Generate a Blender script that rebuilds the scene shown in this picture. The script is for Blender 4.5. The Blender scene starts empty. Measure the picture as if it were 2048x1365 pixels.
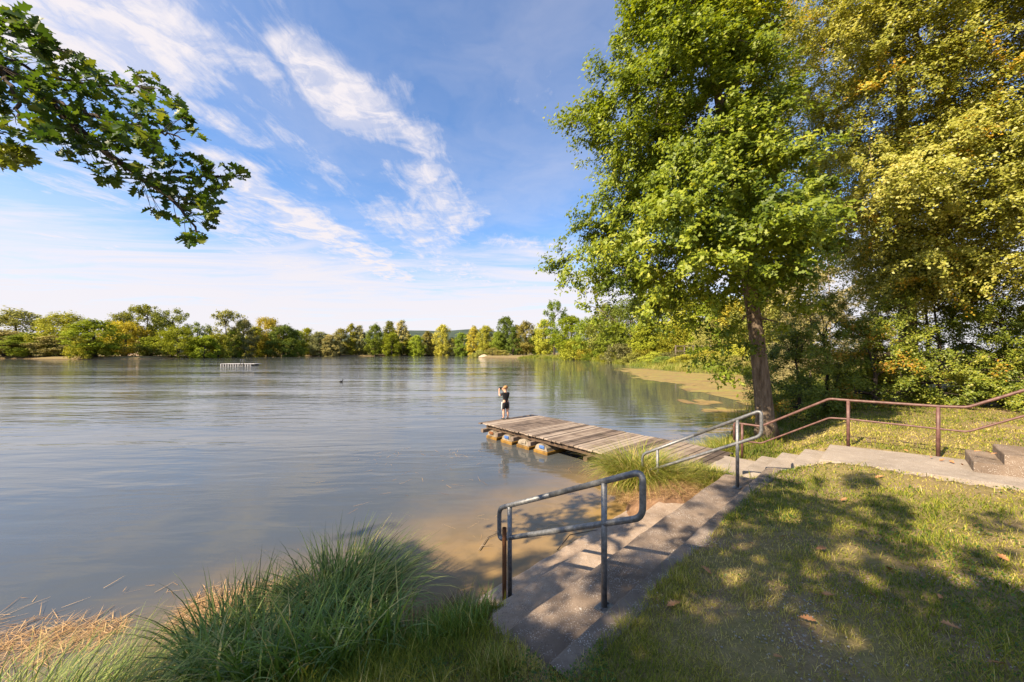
import bpy, bmesh, math, random
import numpy as np
from mathutils import Vector, Matrix, noise as mnoise

rng = np.random.default_rng(11)
random.seed(11)
scene = bpy.context.scene
C = scene.collection

# ------------------------------------------------------------------ camera numbers
F, CX, HY, H = 740.0, 1024.0, 705.0, 2.75      # focal length in photo pixels, horizon row, eye height over the water
def G(px, py, z=0.0):
    Y = F*(H-z)/(py-HY)
    return np.array([(px-CX)/F*Y, Y, z])
def D(px, py, Y):
    return np.array([(px-CX)/F*Y, Y, H-(py-HY)/F*Y])
SUN_AZ = np.array([-.82, -.572]); SUN_AZ /= np.linalg.norm(SUN_AZ)
SUN_EL = math.radians(39)
SUN_DIR = np.array([SUN_AZ[0]*math.cos(SUN_EL), SUN_AZ[1]*math.cos(SUN_EL), math.sin(SUN_EL)])

# local frame of the lakeside steps: u runs along them, v points out to the lake
O = np.array([0.757, 3.10]); DU = np.array([.719, .695]); DV = np.array([-.695, .719])
def UV(u, v, z=0.0):
    p = O + DU*u + DV*v
    return np.array([p[0], p[1], z])
def toUV(x, y):
    dx, dy = x-O[0], y-O[1]
    return dx*DU[0]+dy*DU[1], dx*DV[0]+dy*DV[1]

# ------------------------------------------------------------------ object helpers
def link(o, parent=None):
    C.objects.link(o)
    if parent is not None:
        o.parent = parent
    return o
def tag(o, label=None, cat=None, group=None, kind=None):
    if label: o['label'] = label
    if cat: o['category'] = cat
    if group: o['group'] = group
    if kind: o['kind'] = kind
    return o
def thing(name, label, cat, loc=(0, 0, 0), group=None, rz=0.0):
    o = bpy.data.objects.new(name, None)
    o.empty_display_size = .3
    C.objects.link(o)
    o.location = Vector([float(c) for c in loc]); o.rotation_euler = (0, 0, rz)
    return tag(o, label, cat, group)
def copy_tree(o, parent=None):
    c = o.copy(); C.objects.link(c); c.parent = parent
    for ch in list(o.children):
        copy_tree(ch, c)
    return c

class MB:
    """collects polygons; build() links them as one mesh object"""
    def __init__(s):
        s.v, s.f, s.r = [], [], []
        s.n = 0
    def add(s, verts, faces, r=.5):
        s.v.append(np.asarray(verts, float).reshape(-1, 3))
        s.f += [tuple(int(i)+s.n for i in f) for f in faces]
        k = len(s.v[-1])
        s.r.append(np.full(k, r) if np.isscalar(r) else np.asarray(r, float))
        s.n += k
    def box(s, p0, p1, r=.5):
        x0, y0, z0 = p0; x1, y1, z1 = p1
        s.add([(x0,y0,z0),(x1,y0,z0),(x1,y1,z0),(x0,y1,z0),(x0,y0,z1),(x1,y0,z1),(x1,y1,z1),(x0,y1,z1)],
              [(0,3,2,1),(4,5,6,7),(0,1,5,4),(1,2,6,5),(2,3,7,6),(3,0,4,7)], r)
    def obox(s, c, ax, ay, az, r=.5):
        c, ax, ay, az = map(np.asarray, (c, ax, ay, az))
        P = [c+sx*ax+sy*ay+sz*az for sz in (-1, 1) for sx, sy in ((-1,-1),(1,-1),(1,1),(-1,1))]
        s.add(P, [(0,3,2,1),(4,5,6,7),(0,1,5,4),(1,2,6,5),(2,3,7,6),(3,0,4,7)], r)
    def tube(s, pts, rad, sides=8, r=.5, cap=True):
        pts = np.asarray(pts, float); n = len(pts)
        rad = np.full(n, rad) if np.isscalar(rad) else np.asarray(rad, float)
        t = np.gradient(pts, axis=0)
        t /= np.linalg.norm(t, axis=1)[:, None]+1e-9
        ref = np.array([0, 0, 1.]) if abs(t[0][2]) < .9 else np.array([1., 0, 0])
        a = np.cross(t[0], ref); a /= np.linalg.norm(a)
        ang = np.arange(sides)*2*math.pi/sides
        V = []
        for i in range(n):
            a = a - t[i]*np.dot(a, t[i]); a /= np.linalg.norm(a)+1e-9
            b = np.cross(t[i], a)
            V.append(pts[i] + rad[i]*(np.cos(ang)[:, None]*a + np.sin(ang)[:, None]*b))
        fs = []
        for i in range(n-1):
            for k in range(sides):
                k2 = (k+1) % sides
                fs.append((i*sides+k, i*sides+k2, (i+1)*sides+k2, (i+1)*sides+k))
        if cap:
            fs.append(tuple(range(sides-1, -1, -1))); fs.append(tuple((n-1)*sides+k for k in range(sides)))
        s.add(np.vstack(V), fs, r)
    def mesh(s, name):
        me = bpy.data.meshes.new(name)
        V = np.vstack(s.v)
        me.from_pydata(V.tolist(), [], s.f)
        at = me.attributes.new('rnd', 'FLOAT', 'POINT'); at.data.foreach_set('value', np.concatenate(s.r).astype(np.float32))
        me.update()
        return me
    def build(s, name, mat, parent=None, smooth=False, bevel=0, sub=0):
        me = s.mesh(name)
        me.materials.append(mat)
        if smooth: me.shade_smooth()
        o = bpy.data.objects.new(name, me); link(o, parent)
        if bevel:
            m = o.modifiers.new('bev', 'BEVEL'); m.width = bevel; m.segments = 2; m.limit_method = 'ANGLE'
        return o

def np_mesh(name, V, faces, rnd=None):
    """V (N,3); faces list of int arrays (M,k)"""
    me = bpy.data.meshes.new(name)
    V = np.ascontiguousarray(V, np.float32)
    me.vertices.add(len(V)); me.vertices.foreach_set('co', V.ravel())
    idx = np.concatenate([f.ravel() for f in faces]).astype(np.int32)
    sizes = np.concatenate([np.full(len(f), f.shape[1]) for f in faces]).astype(np.int32)
    starts = np.concatenate([[0], np.cumsum(sizes)[:-1]]).astype(np.int32)
    me.loops.add(len(idx)); me.loops.foreach_set('vertex_index', idx)
    me.polygons.add(len(sizes)); me.polygons.foreach_set('loop_start', starts)
    try:
        me.polygons.foreach_set('loop_total', sizes)
    except Exception:
        pass
    if rnd is not None:
        at = me.attributes.new('rnd', 'FLOAT', 'POINT'); at.data.foreach_set('value', np.ascontiguousarray(rnd, np.float32))
    me.update(calc_edges=True)
    me.validate()
    return me
def obj(name, me, mat, parent=None, smooth=False):
    me.materials.append(mat)
    if smooth: me.shade_smooth()
    return link(bpy.data.objects.new(name, me), parent)

# ------------------------------------------------------------------ materials
def newmat(name):
    m = bpy.data.materials.new(name); m.use_nodes = True
    nt = m.node_tree; nt.nodes.clear()
    out = nt.nodes.new('ShaderNodeOutputMaterial')
    return m, nt, out
class NB:
    def __init__(s, nt): s.nt = nt
    def n(s, t, **kw):
        x = s.nt.nodes.new(t)
        for k, v in kw.items(): setattr(x, k, v)
        return x
    def put(s, sock, v):
        if hasattr(v, 'is_linked') or isinstance(v, bpy.types.NodeSocket): s.nt.links.new(v, sock)
        else: sock.default_value = v
    def math(s, op, a, b=0.0, c=None, clamp=False):
        x = s.n('ShaderNodeMath', operation=op, use_clamp=clamp)
        s.put(x.inputs[0], a); s.put(x.inputs[1], b)
        if c is not None: s.put(x.inputs[2], c)
        return x.outputs[0]
    def vmath(s, op, a, b=(0, 0, 0)):
        x = s.n('ShaderNodeVectorMath', operation=op)
        s.put(x.inputs[0], a); s.put(x.inputs[1], b)
        return x.outputs['Value'] if op in ('DOT_PRODUCT', 'LENGTH', 'DISTANCE') else x.outputs[0]
    def noise(s, vec, scale, detail=4, rough=.55, dist=0.0):
        x = s.n('ShaderNodeTexNoise'); 
        if vec is not None: s.put(x.inputs['Vector'], vec)
        x.inputs['Scale'].default_value = scale; x.inputs['Detail'].default_value = detail
        x.inputs['Roughness'].default_value = rough; x.inputs['Distortion'].default_value = dist
        return x.outputs['Fac']
    def voro(s, vec, scale, feature='F1'):
        x = s.n('ShaderNodeTexVoronoi', feature=feature)
        if vec is not None: s.put(x.inputs['Vector'], vec)
        x.inputs['Scale'].default_value = scale
        return x
    def mapping(s, vec, scale=(1, 1, 1), rot=(0, 0, 0), loc=(0, 0, 0)):
        x = s.n('ShaderNodeMapping'); s.put(x.inputs['Vector'], vec)
        x.inputs['Scale'].default_value = scale; x.inputs['Rotation'].default_value = rot; x.inputs['Location'].default_value = loc
        return x.outputs[0]
    def ramp(s, fac, stops, interp='LINEAR'):
        x = s.n('ShaderNodeValToRGB'); s.put(x.inputs[0], fac)
        x.color_ramp.interpolation = interp
        e = x.color_ramp.elements
        while len(e) < len(stops): e.new(.5)
        for el, (p, c) in zip(e, stops):
            el.position = p; el.color = (c[0], c[1], c[2], 1) if not np.isscalar(c) else (c, c, c, 1)
        return x.outputs[0]
    def mix(s, fac, a, b, mode='MIX'):
        x = s.n('ShaderNodeMix', data_type='RGBA', blend_type=mode)
        s.put(x.inputs[0], fac)
        for sock, v in ((x.inputs[6], a), (x.inputs[7], b)):
            if isinstance(v, tuple) and len(v) == 3: v = (*v, 1)
            s.put(sock, v)
        return x.outputs[2]
    def smooth(s, x, lo, hi):
        m = s.n('ShaderNodeMapRange', interpolation_type='SMOOTHSTEP')
        s.put(m.inputs[0], x); m.inputs[1].default_value = lo; m.inputs[2].default_value = hi
        return m.outputs[0]
    def attr(s, name): return s.n('ShaderNodeAttribute', attribute_name=name).outputs['Fac']
    def pos(s): return s.n('ShaderNodeNewGeometry').outputs['Position']
    def objco(s): return s.n('ShaderNodeTexCoord').outputs['Object']
    def bump(s, h, strength, dist=.02):
        b = s.n('ShaderNodeBump'); s.put(b.inputs['Height'], h)
        b.inputs['Strength'].default_value = strength; b.inputs['Distance'].default_value = dist
        return b.outputs[0]
    def principled(s, col, rough=.6, spec=.3, metal=0.0, normal=None):
        p = s.n('ShaderNodeBsdfPrincipled')
        if isinstance(col, tuple) and len(col) == 3: col = (*col, 1)
        s.put(p.inputs['Base Color'], col); s.put(p.inputs['Roughness'], rough)
        s.put(p.inputs['Specular IOR Level'], spec); s.put(p.inputs['Metallic'], metal)
        if normal is not None: s.put(p.inputs['Normal'], normal)
        return p
def leafmat(name, stops, trans=.35, rough=.5, spec=.3, objcol=False, tint=(1.25, 1.2, .55)):
    m, nt, out = newmat(name); b = NB(nt)
    col = b.ramp(b.attr('rnd'), stops)
    if objcol:
        oi = b.n('ShaderNodeObjectInfo')
        col = b.mix(1.0, col, oi.outputs['Color'], 'MULTIPLY')
    p = b.principled(col, rough, spec)
    t = b.n('ShaderNodeBsdfTranslucent')
    nt.links.new(b.mix(1.0, col, tint, 'MULTIPLY'), t.inputs[0])
    mx = b.n('ShaderNodeMixShader'); mx.inputs[0].default_value = trans
    nt.links.new(p.outputs[0], mx.inputs[1]); nt.links.new(t.outputs[0], mx.inputs[2])
    nt.links.new(mx.outputs[0], out.inputs[0])
    return m
def noisemat(name, stops, scale=6, detail=6, rough=.85, spec=.2, stretch=(1, 1, 1), bump=.3, bdist=.02, metal=0.0, var=0.0, world=False):
    m, nt, out = newmat(name); b = NB(nt)
    co = b.pos() if world else b.objco()
    v = b.mapping(co, stretch)
    f = b.noise(v, scale, detail, .62)
    if var: f = b.math('ADD', f, b.math('MULTIPLY', b.math('SUBTRACT', b.attr('rnd'), .5), var), clamp=True)
    p = b.principled(b.ramp(f, stops), rough, spec, metal, b.bump(b.noise(v, scale*3, 5), bump, bdist))
    nt.links.new(p.outputs[0], out.inputs[0])
    return m

M = {}
M['oak_leaf'] = leafmat('oak_leaf', [(0, (.06, .10, .008)), (.4, (.18, .235, .016)), (.8, (.325, .365, .03)), (1, (.46, .43, .05))], .4, .5, .34)
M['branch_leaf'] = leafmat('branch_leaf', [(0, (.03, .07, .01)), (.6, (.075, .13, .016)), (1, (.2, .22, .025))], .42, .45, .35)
M['hornbeam_leaf'] = leafmat('hornbeam_leaf', [(0, (.11, .135, .016)), (.4, (.31, .315, .04)), (.9, (.54, .5, .13)), (.95, (.56, .42, .05)), (1, (.62, .33, .02))], .42, .45, .4)
M['shrub_leaf'] = leafmat('shrub_leaf', [(0, (.055, .09, .01)), (.5, (.18, .22, .022)), (.92, (.34, .33, .04)), (1, (.42, .2, .02))], .32, .48, .35)
M['willow_leaf'] = leafmat('willow_leaf', [(0, (.2, .18, .07)), (.6, (.34, .29, .125)), (1, (.46, .38, .18))], .25, .6, .25)
M['far_leaf'] = leafmat('far_leaf', [(0, (.72, .76, .65)), (.5, (1.12, 1.12, 1.1)), (1, (1.45, 1.4, 1.3))], .28, .7, .1, objcol=True, tint=(1.15, 1.1, .6))
M['lawn_blade'] = leafmat('lawn_blade', [(0, (.09, .13, .012)), (.35, (.27, .28, .028)), (.62, (.42, .36, .065)), (1, (.64, .5, .22))], .3, .6, .2)
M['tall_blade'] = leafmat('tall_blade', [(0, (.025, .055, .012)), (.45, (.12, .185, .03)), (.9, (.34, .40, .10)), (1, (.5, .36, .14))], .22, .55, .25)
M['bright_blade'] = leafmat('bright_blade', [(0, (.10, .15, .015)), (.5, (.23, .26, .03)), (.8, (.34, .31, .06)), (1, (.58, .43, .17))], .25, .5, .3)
M['reed_blade'] = leafmat('reed_blade', [(0, (.06, .12, .015)), (.5, (.14, .23, .03)), (.85, (.3, .36, .07)), (1, (.6, .45, .17))], .3, .4, .45)
M['weed_leaf'] = leafmat('weed_leaf', [(0, (.04, .09, .012)), (1, (.1, .17, .02))], .3, .45, .35)
M['straw'] = noisemat('straw', [(.2, (.2, .11, .045)), (.5, (.42, .25, .11)), (.8, (.56, .37, .18))], 9, 4, .8, .2, var=.7)
M['dead_leaf'] = noisemat('dead_leaf', [(.2, (.2, .085, .035)), (.5, (.4, .19, .08)), (.8, (.52, .3, .15))], 14, 4, .7, .2, var=.8)
M['bark'] = noisemat('bark', [(.25, (.06, .043, .03)), (.5, (.18, .135, .095)), (.75, (.32, .25, .18))], 7, 8, .95, .1, (1.8, 1.8, .32), 1.0, .06)
M['pale_bark'] = noisemat('pale_bark', [(.25, (.12, .09, .06)), (.6, (.27, .21, .15)), (.8, (.36, .29, .21))], 6, 6, .9, .1, (1, 1, .4), .6, .03)
M['dark_bark'] = noisemat('dark_bark', [(.25, (.03, .024, .02)), (.7, (.09, .07, .055))], 9, 6, .9, .1, (1, 1, .4), .6, .02)
M['deck_wood'] = noisemat('deck_wood', [(.2, (.075, .055, .042)), (.5, (.19, .142, .108)), (.8, (.32, .255, .2))], 3.2, 8, .8, .25, (1, 1, 1), .35, .01, var=.55)
M['beam_wood'] = noisemat('beam_wood', [(.3, (.04, .028, .02)), (.7, (.13, .085, .055))], 6, 6, .85, .2, bump=.4)
M['galvanised'] = noisemat('galvanised', [(.3, (.11, .11, .108)), (.55, (.2, .199, .197)), (.75, (.31, .305, .3))], 26, 5, .5, .5, (1, 1, 1), .15, .003, metal=.55, world=True)
M['brown_paint'] = noisemat('brown_paint', [(.3, (.07, .032, .025)), (.55, (.135, .066, .053)), (.78, (.2, .12, .095))], 16, 6, .5, .4, bump=.15, bdist=.004, world=True)
M['rust'] = noisemat('rust', [(.25, (.05, .02, .012)), (.5, (.14, .055, .022)), (.8, (.26, .11, .045))], 14, 6, .85, .2, (1, 1, .4), .4, .006, world=True)
M['white_plastic'] = noisemat('white_plastic', [(.3, (.07, .055, .035)), (.48, (.24, .195, .14)), (.72, (.4, .34, .26))], 5, 7, .5, .4, bump=.05)
M['stained_plastic'] = noisemat('stained_plastic', [(.3, (.05, .032, .012)), (.5, (.2, .105, .02)), (.72, (.3, .175, .035))], 5, 7, .5, .4, bump=.05)
M['blue_plastic'] = noisemat('blue_plastic', [(.3, (.04, .09, .25)), (.7, (.1, .19, .4))], 8, 4, .45, .4, bump=.05)
M['raft_white'] = noisemat('raft_white', [(.3, (.34, .32, .3)), (.7, (.52, .5, .48))], 4, 4, .6, .3, bump=.05)
M['sand'] = noisemat('sand', [(.3, (.36, .28, .18)), (.7, (.55, .45, .32))], .4, 6, .9, .1, bump=.2, world=True)
M['hill_wood'] = noisemat('hill_wood', [(.3, (.035, .05, .04)), (.7, (.075, .095, .07))], .03, 8, .95, .05, bump=.8, bdist=4, world=True)
M['roof_red'] = noisemat('roof_red', [(.3, (.2, .06, .05)), (.7, (.34, .12, .1))], 3, 4, .8, .2)
M['plaster'] = noisemat('plaster', [(.3, (.4, .3, .24)), (.7, (.55, .42, .35))], 3, 4, .9, .1)
M['window_dark'] = noisemat('window_dark', [(.3, (.02, .02, .025)), (.7, (.05, .05, .055))], 3, 2, .2, .5)
M['skin'] = noisemat('skin', [(.3, (.5, .27, .18)), (.7, (.6, .35, .24))], 8, 3, .55, .3, bump=.02)
M['hair'] = noisemat('hair', [(.3, (.24, .11, .035)), (.7, (.44, .25, .09))], 30, 3, .5, .35, (1, 1, .25), .3, .004)
M['black_cloth'] = noisemat('black_cloth', [(.3, (.012, .012, .014)), (.7, (.03, .029, .032))], 20, 4, .85, .2, bump=.25)
M['white_cloth'] = noisemat('white_cloth', [(.3, (.55, .53, .5)), (.7, (.7, .68, .65))], 20, 3, .8, .2)
M['phone_black'] = noisemat('phone_black', [(.3, (.01, .01, .012)), (.7, (.025, .025, .03))], 6, 2, .25, .5)
M['shoe'] = noisemat('shoe', [(.3, (.03, .03, .035)), (.7, (.09, .09, .095))], 12, 3, .7, .2)
M['stone'] = noisemat('stone', [(.25, (.16, .14, .115)), (.7, (.4, .37, .33))], 12, 5, .8, .2, world=True)
M['root'] = noisemat('root', [(.2, (.08, .045, .025)), (.55, (.19, .11, .062)), (.8, (.31, .2, .12))], 9, 6, .95, .1, var=.6)

def concrete(name, dark, mid, light, wet=False):
    m, nt, out = newmat(name); b = NB(nt)
    co = b.pos()
    base = b.ramp(b.noise(co, 1.6, 7, .65), [(.25, dark), (.5, mid), (.75, light)])
    vo = b.voro(co, 75)
    sp = b.smooth(vo.outputs['Distance'], .33, .22)
    spc = b.math('MULTIPLY', sp, b.smooth(b.noise(co, 9, 4), .4, .6))
    base = b.mix(b.math('MULTIPLY', spc, .75), base, (.55, .5, .44))
    dk = b.math('MULTIPLY', b.smooth(b.voro(co, 48).outputs['Distance'], .3, .18), b.smooth(b.noise(co, 7, 4), .45, .6))
    base = b.mix(b.math('MULTIPLY', dk, .55), base, (.05, .043, .04))
    lich = b.math('MULTIPLY', b.smooth(b.noise(co, 22, 6, .72), .60, .66), b.smooth(b.noise(co, 2.3, 3), .54, .62))
    base = b.mix(b.math('MULTIPLY', lich, .8), base, (.58, .56, .52))
    crack = b.voro(b.mapping(co, (1, 1, 1)), 1.1, 'DISTANCE_TO_EDGE')
    ck = b.math('MULTIPLY', b.smooth(crack.outputs['Distance'], .012, .003), b.smooth(b.noise(co, .9, 2), .55, .62))
    base = b.mix(b.math('MULTIPLY', ck, 0.0), base, (.03, .026, .022))
    hgt = b.math('ADD', b.noise(co, 45, 6, .7), b.math('MULTIPLY', b.noise(co, 5, 4), 1.6))
    p = b.principled(base, .88, .25, 0, b.bump(hgt, .55, .012))
    nt.links.new(p.outputs[0], out.inputs[0])
    return m
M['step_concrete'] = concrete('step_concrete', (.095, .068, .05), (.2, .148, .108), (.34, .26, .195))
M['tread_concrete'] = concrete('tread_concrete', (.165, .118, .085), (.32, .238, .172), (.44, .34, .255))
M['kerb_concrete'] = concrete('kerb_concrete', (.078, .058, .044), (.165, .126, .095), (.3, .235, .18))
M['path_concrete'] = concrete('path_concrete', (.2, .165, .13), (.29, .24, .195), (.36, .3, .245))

# ------------------------------------------------------------------ lake outline and terrain height
LAKE = [UV(3.2, 1.5)[:2], UV(-.55, 1.5)[:2], (-1.15, 3.5), (-1.6, 3.1), (-2.6, 2.9), (-4, 2.6), (-6, 1.9), (-12, -.5), (-45, -12), (-190, 20), (-230, 90),
        (-216, 156), (-172, 142), (-150, 150), (-150, 185), (-175, 226), (-111, 254), (-33, 290), (-18, 230), (-17, 185), (3.6, 170), (21, 145), (25, 120), (25, 85),
        (23.7, 63.6), (24.4, 52), (26.6, 47), (27.5, 39), (26, 33), (20, 25.5), (13, 18.5), (9.2, 15.0), (7.6, 12.8), (6.6, 11.2), (5.4, 9.6), (4.1, 8.3), (3.0, 8.0), (2.5, 7.2)]
LAKE = np.array([np.array(p, float) for p in LAKE])
def lake_sd(x, y):
    """signed distance to the shoreline, positive on land"""
    x = np.asarray(x, float); y = np.asarray(y, float)
    d2 = np.full(x.shape, 1e18); inside = np.zeros(x.shape, bool)
    n = len(LAKE)
    for i in range(n):
        ax, ay = LAKE[i]; bx, by = LAKE[(i+1) % n]
        ex, ey = bx-ax, by-ay
        t = np.clip(((x-ax)*ex+(y-ay)*ey)/(ex*ex+ey*ey), 0, 1)
        d2 = np.minimum(d2, (x-ax-t*ex)**2+(y-ay-t*ey)**2)
        c = ((ay > y) != (by > y))
        with np.errstate(divide='ignore', invalid='ignore'):
            xi = (bx-ax)*(y-ay)/(by-ay+1e-12)+ax
        inside ^= c & (x < xi)
    d = np.sqrt(d2)
    return np.where(inside, -d, d)
def sst(x, a, b):
    t = np.clip((x-a)/(b-a), 0, 1); return t*t*(3-2*t)
def vnoise(x, y, s, seed=0):
    """cheap smooth value noise"""
    x = np.asarray(x)*s+seed*17.3; y = np.asarray(y)*s-seed*9.1
    xi = np.floor(x).astype(np.int64); yi = np.floor(y).astype(np.int64)
    fx = x-xi; fy = y-yi; fx = fx*fx*(3-2*fx); fy = fy*fy*(3-2*fy)
    def h(a, b):
        k = (a*374761393+b*668265263+seed*1013) & 0x7fffffff
        k = ((k ^ (k >> 13))*1274126177) & 0x7fffffff
        return (k & 0xffff)/65535.0
    return (h(xi, yi)*(1-fx)+h(xi+1, yi)*fx)*(1-fy)+(h(xi, yi+1)*(1-fx)+h(xi+1, yi+1)*fx)*fy
def height(x, y):
    x = np.asarray(x, float); y = np.asarray(y, float)
    u, v = toUV(x, y)
    sd = lake_sd(x, y)
    lawn = .85+.07*np.clip(-v-.3, 0, 6)
    slope = 1.0+.025*np.clip(-v-1.1, 0, 12)-.57*sst(v, -1.1, .35)
    L = lawn+(slope-lawn)*sst(u+.5*sst(v, -.4, .1), 4.3, 5.0)
    far = np.hypot(x, y)
    L = L+(1.0-L)*sst(far, 20, 45)
    w = 1.5+sst(far, 20, 60)*4-.5*sst(u, 4.0, 4.8)*(1-sst(far, 15, 30))
    hh = np.where(sd > 0, L*sst(sd, -.25, w), np.maximum(-2.2, sd*.45))
    hh = np.where((sd <= 0), hh, hh)
    n = (vnoise(x, y, 1.1, 3)-.5)*.06+(vnoise(x, y, 4, 5)-.5)*.02
    hh = hh+n*sst(far, 0, .5)*np.where(sd > .2, 1, .3)
    # room for the concrete steps and for the side stair and path
    st = ((u > -.72) | ((u > -1.0) & (v < .4))) & (u < 4.62) & (v > -.34) & (v < 1.7)
    hh = np.where(st, np.minimum(hh, -.15), hh)
    st2 = (u > 5.05) & (u < 6.55) & (v > -1.25) & (v < .95)
    hh = np.where(st2, np.minimum(hh, .2), hh)
    st3 = (u > 5.1) & (u < 6.5) & (v <= -1.2) & (v > -3.0)
    hh = np.where(st3, hh-.16, hh)
    return hh

def spaced(n, near, far):
    t = np.linspace(-1, 1, n); k = 7.2
    return np.sinh(t*k)/math.sinh(k)*far
gx = spaced(461, .05, 1600)+2.0; gy = spaced(461, .05, 1600)+4.0
X, Y = np.meshgrid(gx, gy)
Z = height(X, Y)
nx, ny = len(gx), len(gy)
ii = np.arange(nx*ny).reshape(ny, nx)
quads = np.stack([ii[:-1, :-1], ii[:-1, 1:], ii[1:, 1:], ii[1:, :-1]], -1).reshape(-1, 4)
m, nt, out = newmat('ground_soil'); b = NB(nt); co = b.pos()
g1 = b.noise(co, 1.3, 6, .6); g2 = b.math('ADD', b.math('MULTIPLY', b.noise(co, 11, 6, .7), .55), b.math('MULTIPLY', b.noise(co, 130, 3, .7), .45))
soil = b.ramp(g2, [(.25, (.1, .068, .04)), (.55, (.24, .165, .1)), (.8, (.4, .3, .2))])
turf = b.ramp(g2, [(.2, (.07, .08, .016)), (.5, (.19, .17, .045)), (.8, (.38, .29, .12))])
colr = b.mix(b.math('MULTIPLY', b.smooth(g1, .66, .45), .55), soil, turf)
stn = b.math('MULTIPLY', b.smooth(b.voro(co, 38).outputs['Distance'], .3, .2), b.smooth(g1, .55, .68))
colr = b.mix(stn, colr, (.5, .48, .45))
sep = b.n('ShaderNodeSeparateXYZ'); nt.links.new(co, sep.inputs[0])
mud = b.ramp(g2, [(.3, (.06, .04, .022)), (.7, (.2, .125, .06))])
colr = b.mix(b.smooth(sep.outputs[2], .28, .05), colr, mud)
p = b.principled(colr, .95, .1, 0, b.bump(b.noise(co, 30, 5), .7, .03)); nt.links.new(p.outputs[0], out.inputs[0])
M['ground'] = m
ground = obj('ground', np_mesh('ground', np.stack([X, Y, Z], -1).reshape(-1, 3), [quads]), M['ground'], smooth=True)
tag(ground, kind='structure')

# ------------------------------------------------------------------ water
m, nt, out = newmat('lake_water'); b = NB(nt); co = b.pos()
sep = b.n('ShaderNodeSeparateXYZ'); nt.links.new(co, sep.inputs[0])
# turbid water: brown over the shallow shelf by the steps, grey-green farther out
vv = b.math('ADD', b.math('MULTIPLY', b.math('SUBTRACT', sep.outputs[0], float(O[0])), float(DV[0])),
            b.math('MULTIPLY', b.math('SUBTRACT', sep.outputs[1], float(O[1])), float(DV[1])))
shal = b.smooth(b.math('ADD', vv, b.math('MULTIPLY', b.noise(co, .6, 4), 2.2)), 5.9, 2.3)
wc = b.mix(shal, (.066, .072, .074), (.27, .17, .058))
wc = b.mix(b.math('MULTIPLY', b.smooth(b.noise(co, 1.1, 5, .6, 1.0), .45, .7), .25), wc, (.09, .09, .065))
wc = b.mix(b.math('MULTIPLY', b.math('MULTIPLY', shal, b.smooth(b.noise(co, 1.7, 6, .65, .8), .46, .64)), .55), wc, (.12, .085, .035))
# ripples
rot = math.radians(-14)
w1 = b.noise(b.mapping(co, (.5, 2.0, 1), (0, 0, rot)), 1.0, 2, .45, .5)
w2 = b.noise(b.mapping(co, (1.3, 4.6, 1), (0, 0, math.radians(6))), 1.1, 4, .55, .6)
w3 = b.noise(b.mapping(co, (.12, .35, 1), (0, 0, rot)), 1.0, 2, .5)
rgt = b.n('ShaderNodeMapRange'); nt.links.new(b.math('SUBTRACT', sep.outputs[0], b.math('MULTIPLY', sep.outputs[1], .05)), rgt.inputs[0]); rgt.inputs[1].default_value = -14; rgt.inputs[2].default_value = 4; rgt.inputs[3].default_value = 1.7; rgt.inputs[4].default_value = .26
calm = b.math('ADD', .25, b.math('MULTIPLY', b.smooth(b.noise(b.mapping(co, (.02, .09, 1)), 1.0, 3), .36, .62), .9))
near = b.n('ShaderNodeMapRange'); nt.links.new(vv, near.inputs[0]); near.inputs[1].default_value = 1.5; near.inputs[2].default_value = 6; near.inputs[3].default_value = .85; near.inputs[4].default_value = 1
hh = b.math('ADD', b.math('MULTIPLY', w1, .9), b.math('ADD', b.math('MULTIPLY', w2, .22), b.math('MULTIPLY', w3, 1.2)))
hh = b.math('MULTIPLY', b.math('MULTIPLY', hh, b.math('MULTIPLY', calm, rgt.outputs[0])), near.outputs[0])
bp = b.n('ShaderNodeBump'); nt.links.new(hh, bp.inputs['Height']); bp.inputs['Strength'].default_value = 1.0; bp.inputs['Distance'].default_value = .041
p = b.principled(wc, .04, .5, 0, bp.outputs[0]); p.inputs['IOR'].default_value = 1.333
nt.links.new(p.outputs[0], out.inputs[0])
M['water'] = m
W = MB(); W.add([(-700, -300, 0), (300, -300, 0), (300, 500, 0), (-700, 500, 0)], [(0, 1, 2, 3)])
lake = W.build('lake_water', M['water']); tag(lake, kind='structure')

# ------------------------------------------------------------------ hills far behind the trees
hx = np.linspace(-1600, 900, 140); prof = 40+38*np.exp(-((hx+430)/380)**2)+30*np.exp(-((hx+150)/200)**2)+25*vnoise(hx, hx*0, .006, 2)
V = []; nrow = 8
for k in range(nrow):
    a = k/(nrow-1); V.append(np.stack([hx, np.full_like(hx, 1150+500*a), prof*math.sin(a*math.pi/2)*1.0+3*vnoise(hx, hx*0+k*20, .03, 4)-2], -1))
V = np.vstack(V); ii = np.arange(len(V)).reshape(nrow, -1)
hill = obj('hills', np_mesh('hills', V, [np.stack([ii[:-1, :-1], ii[:-1, 1:], ii[1:, 1:], ii[1:, :-1]], -1).reshape(-1, 4)]), M['hill_wood'], smooth=True)
tag(hill, kind='structure')

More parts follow.
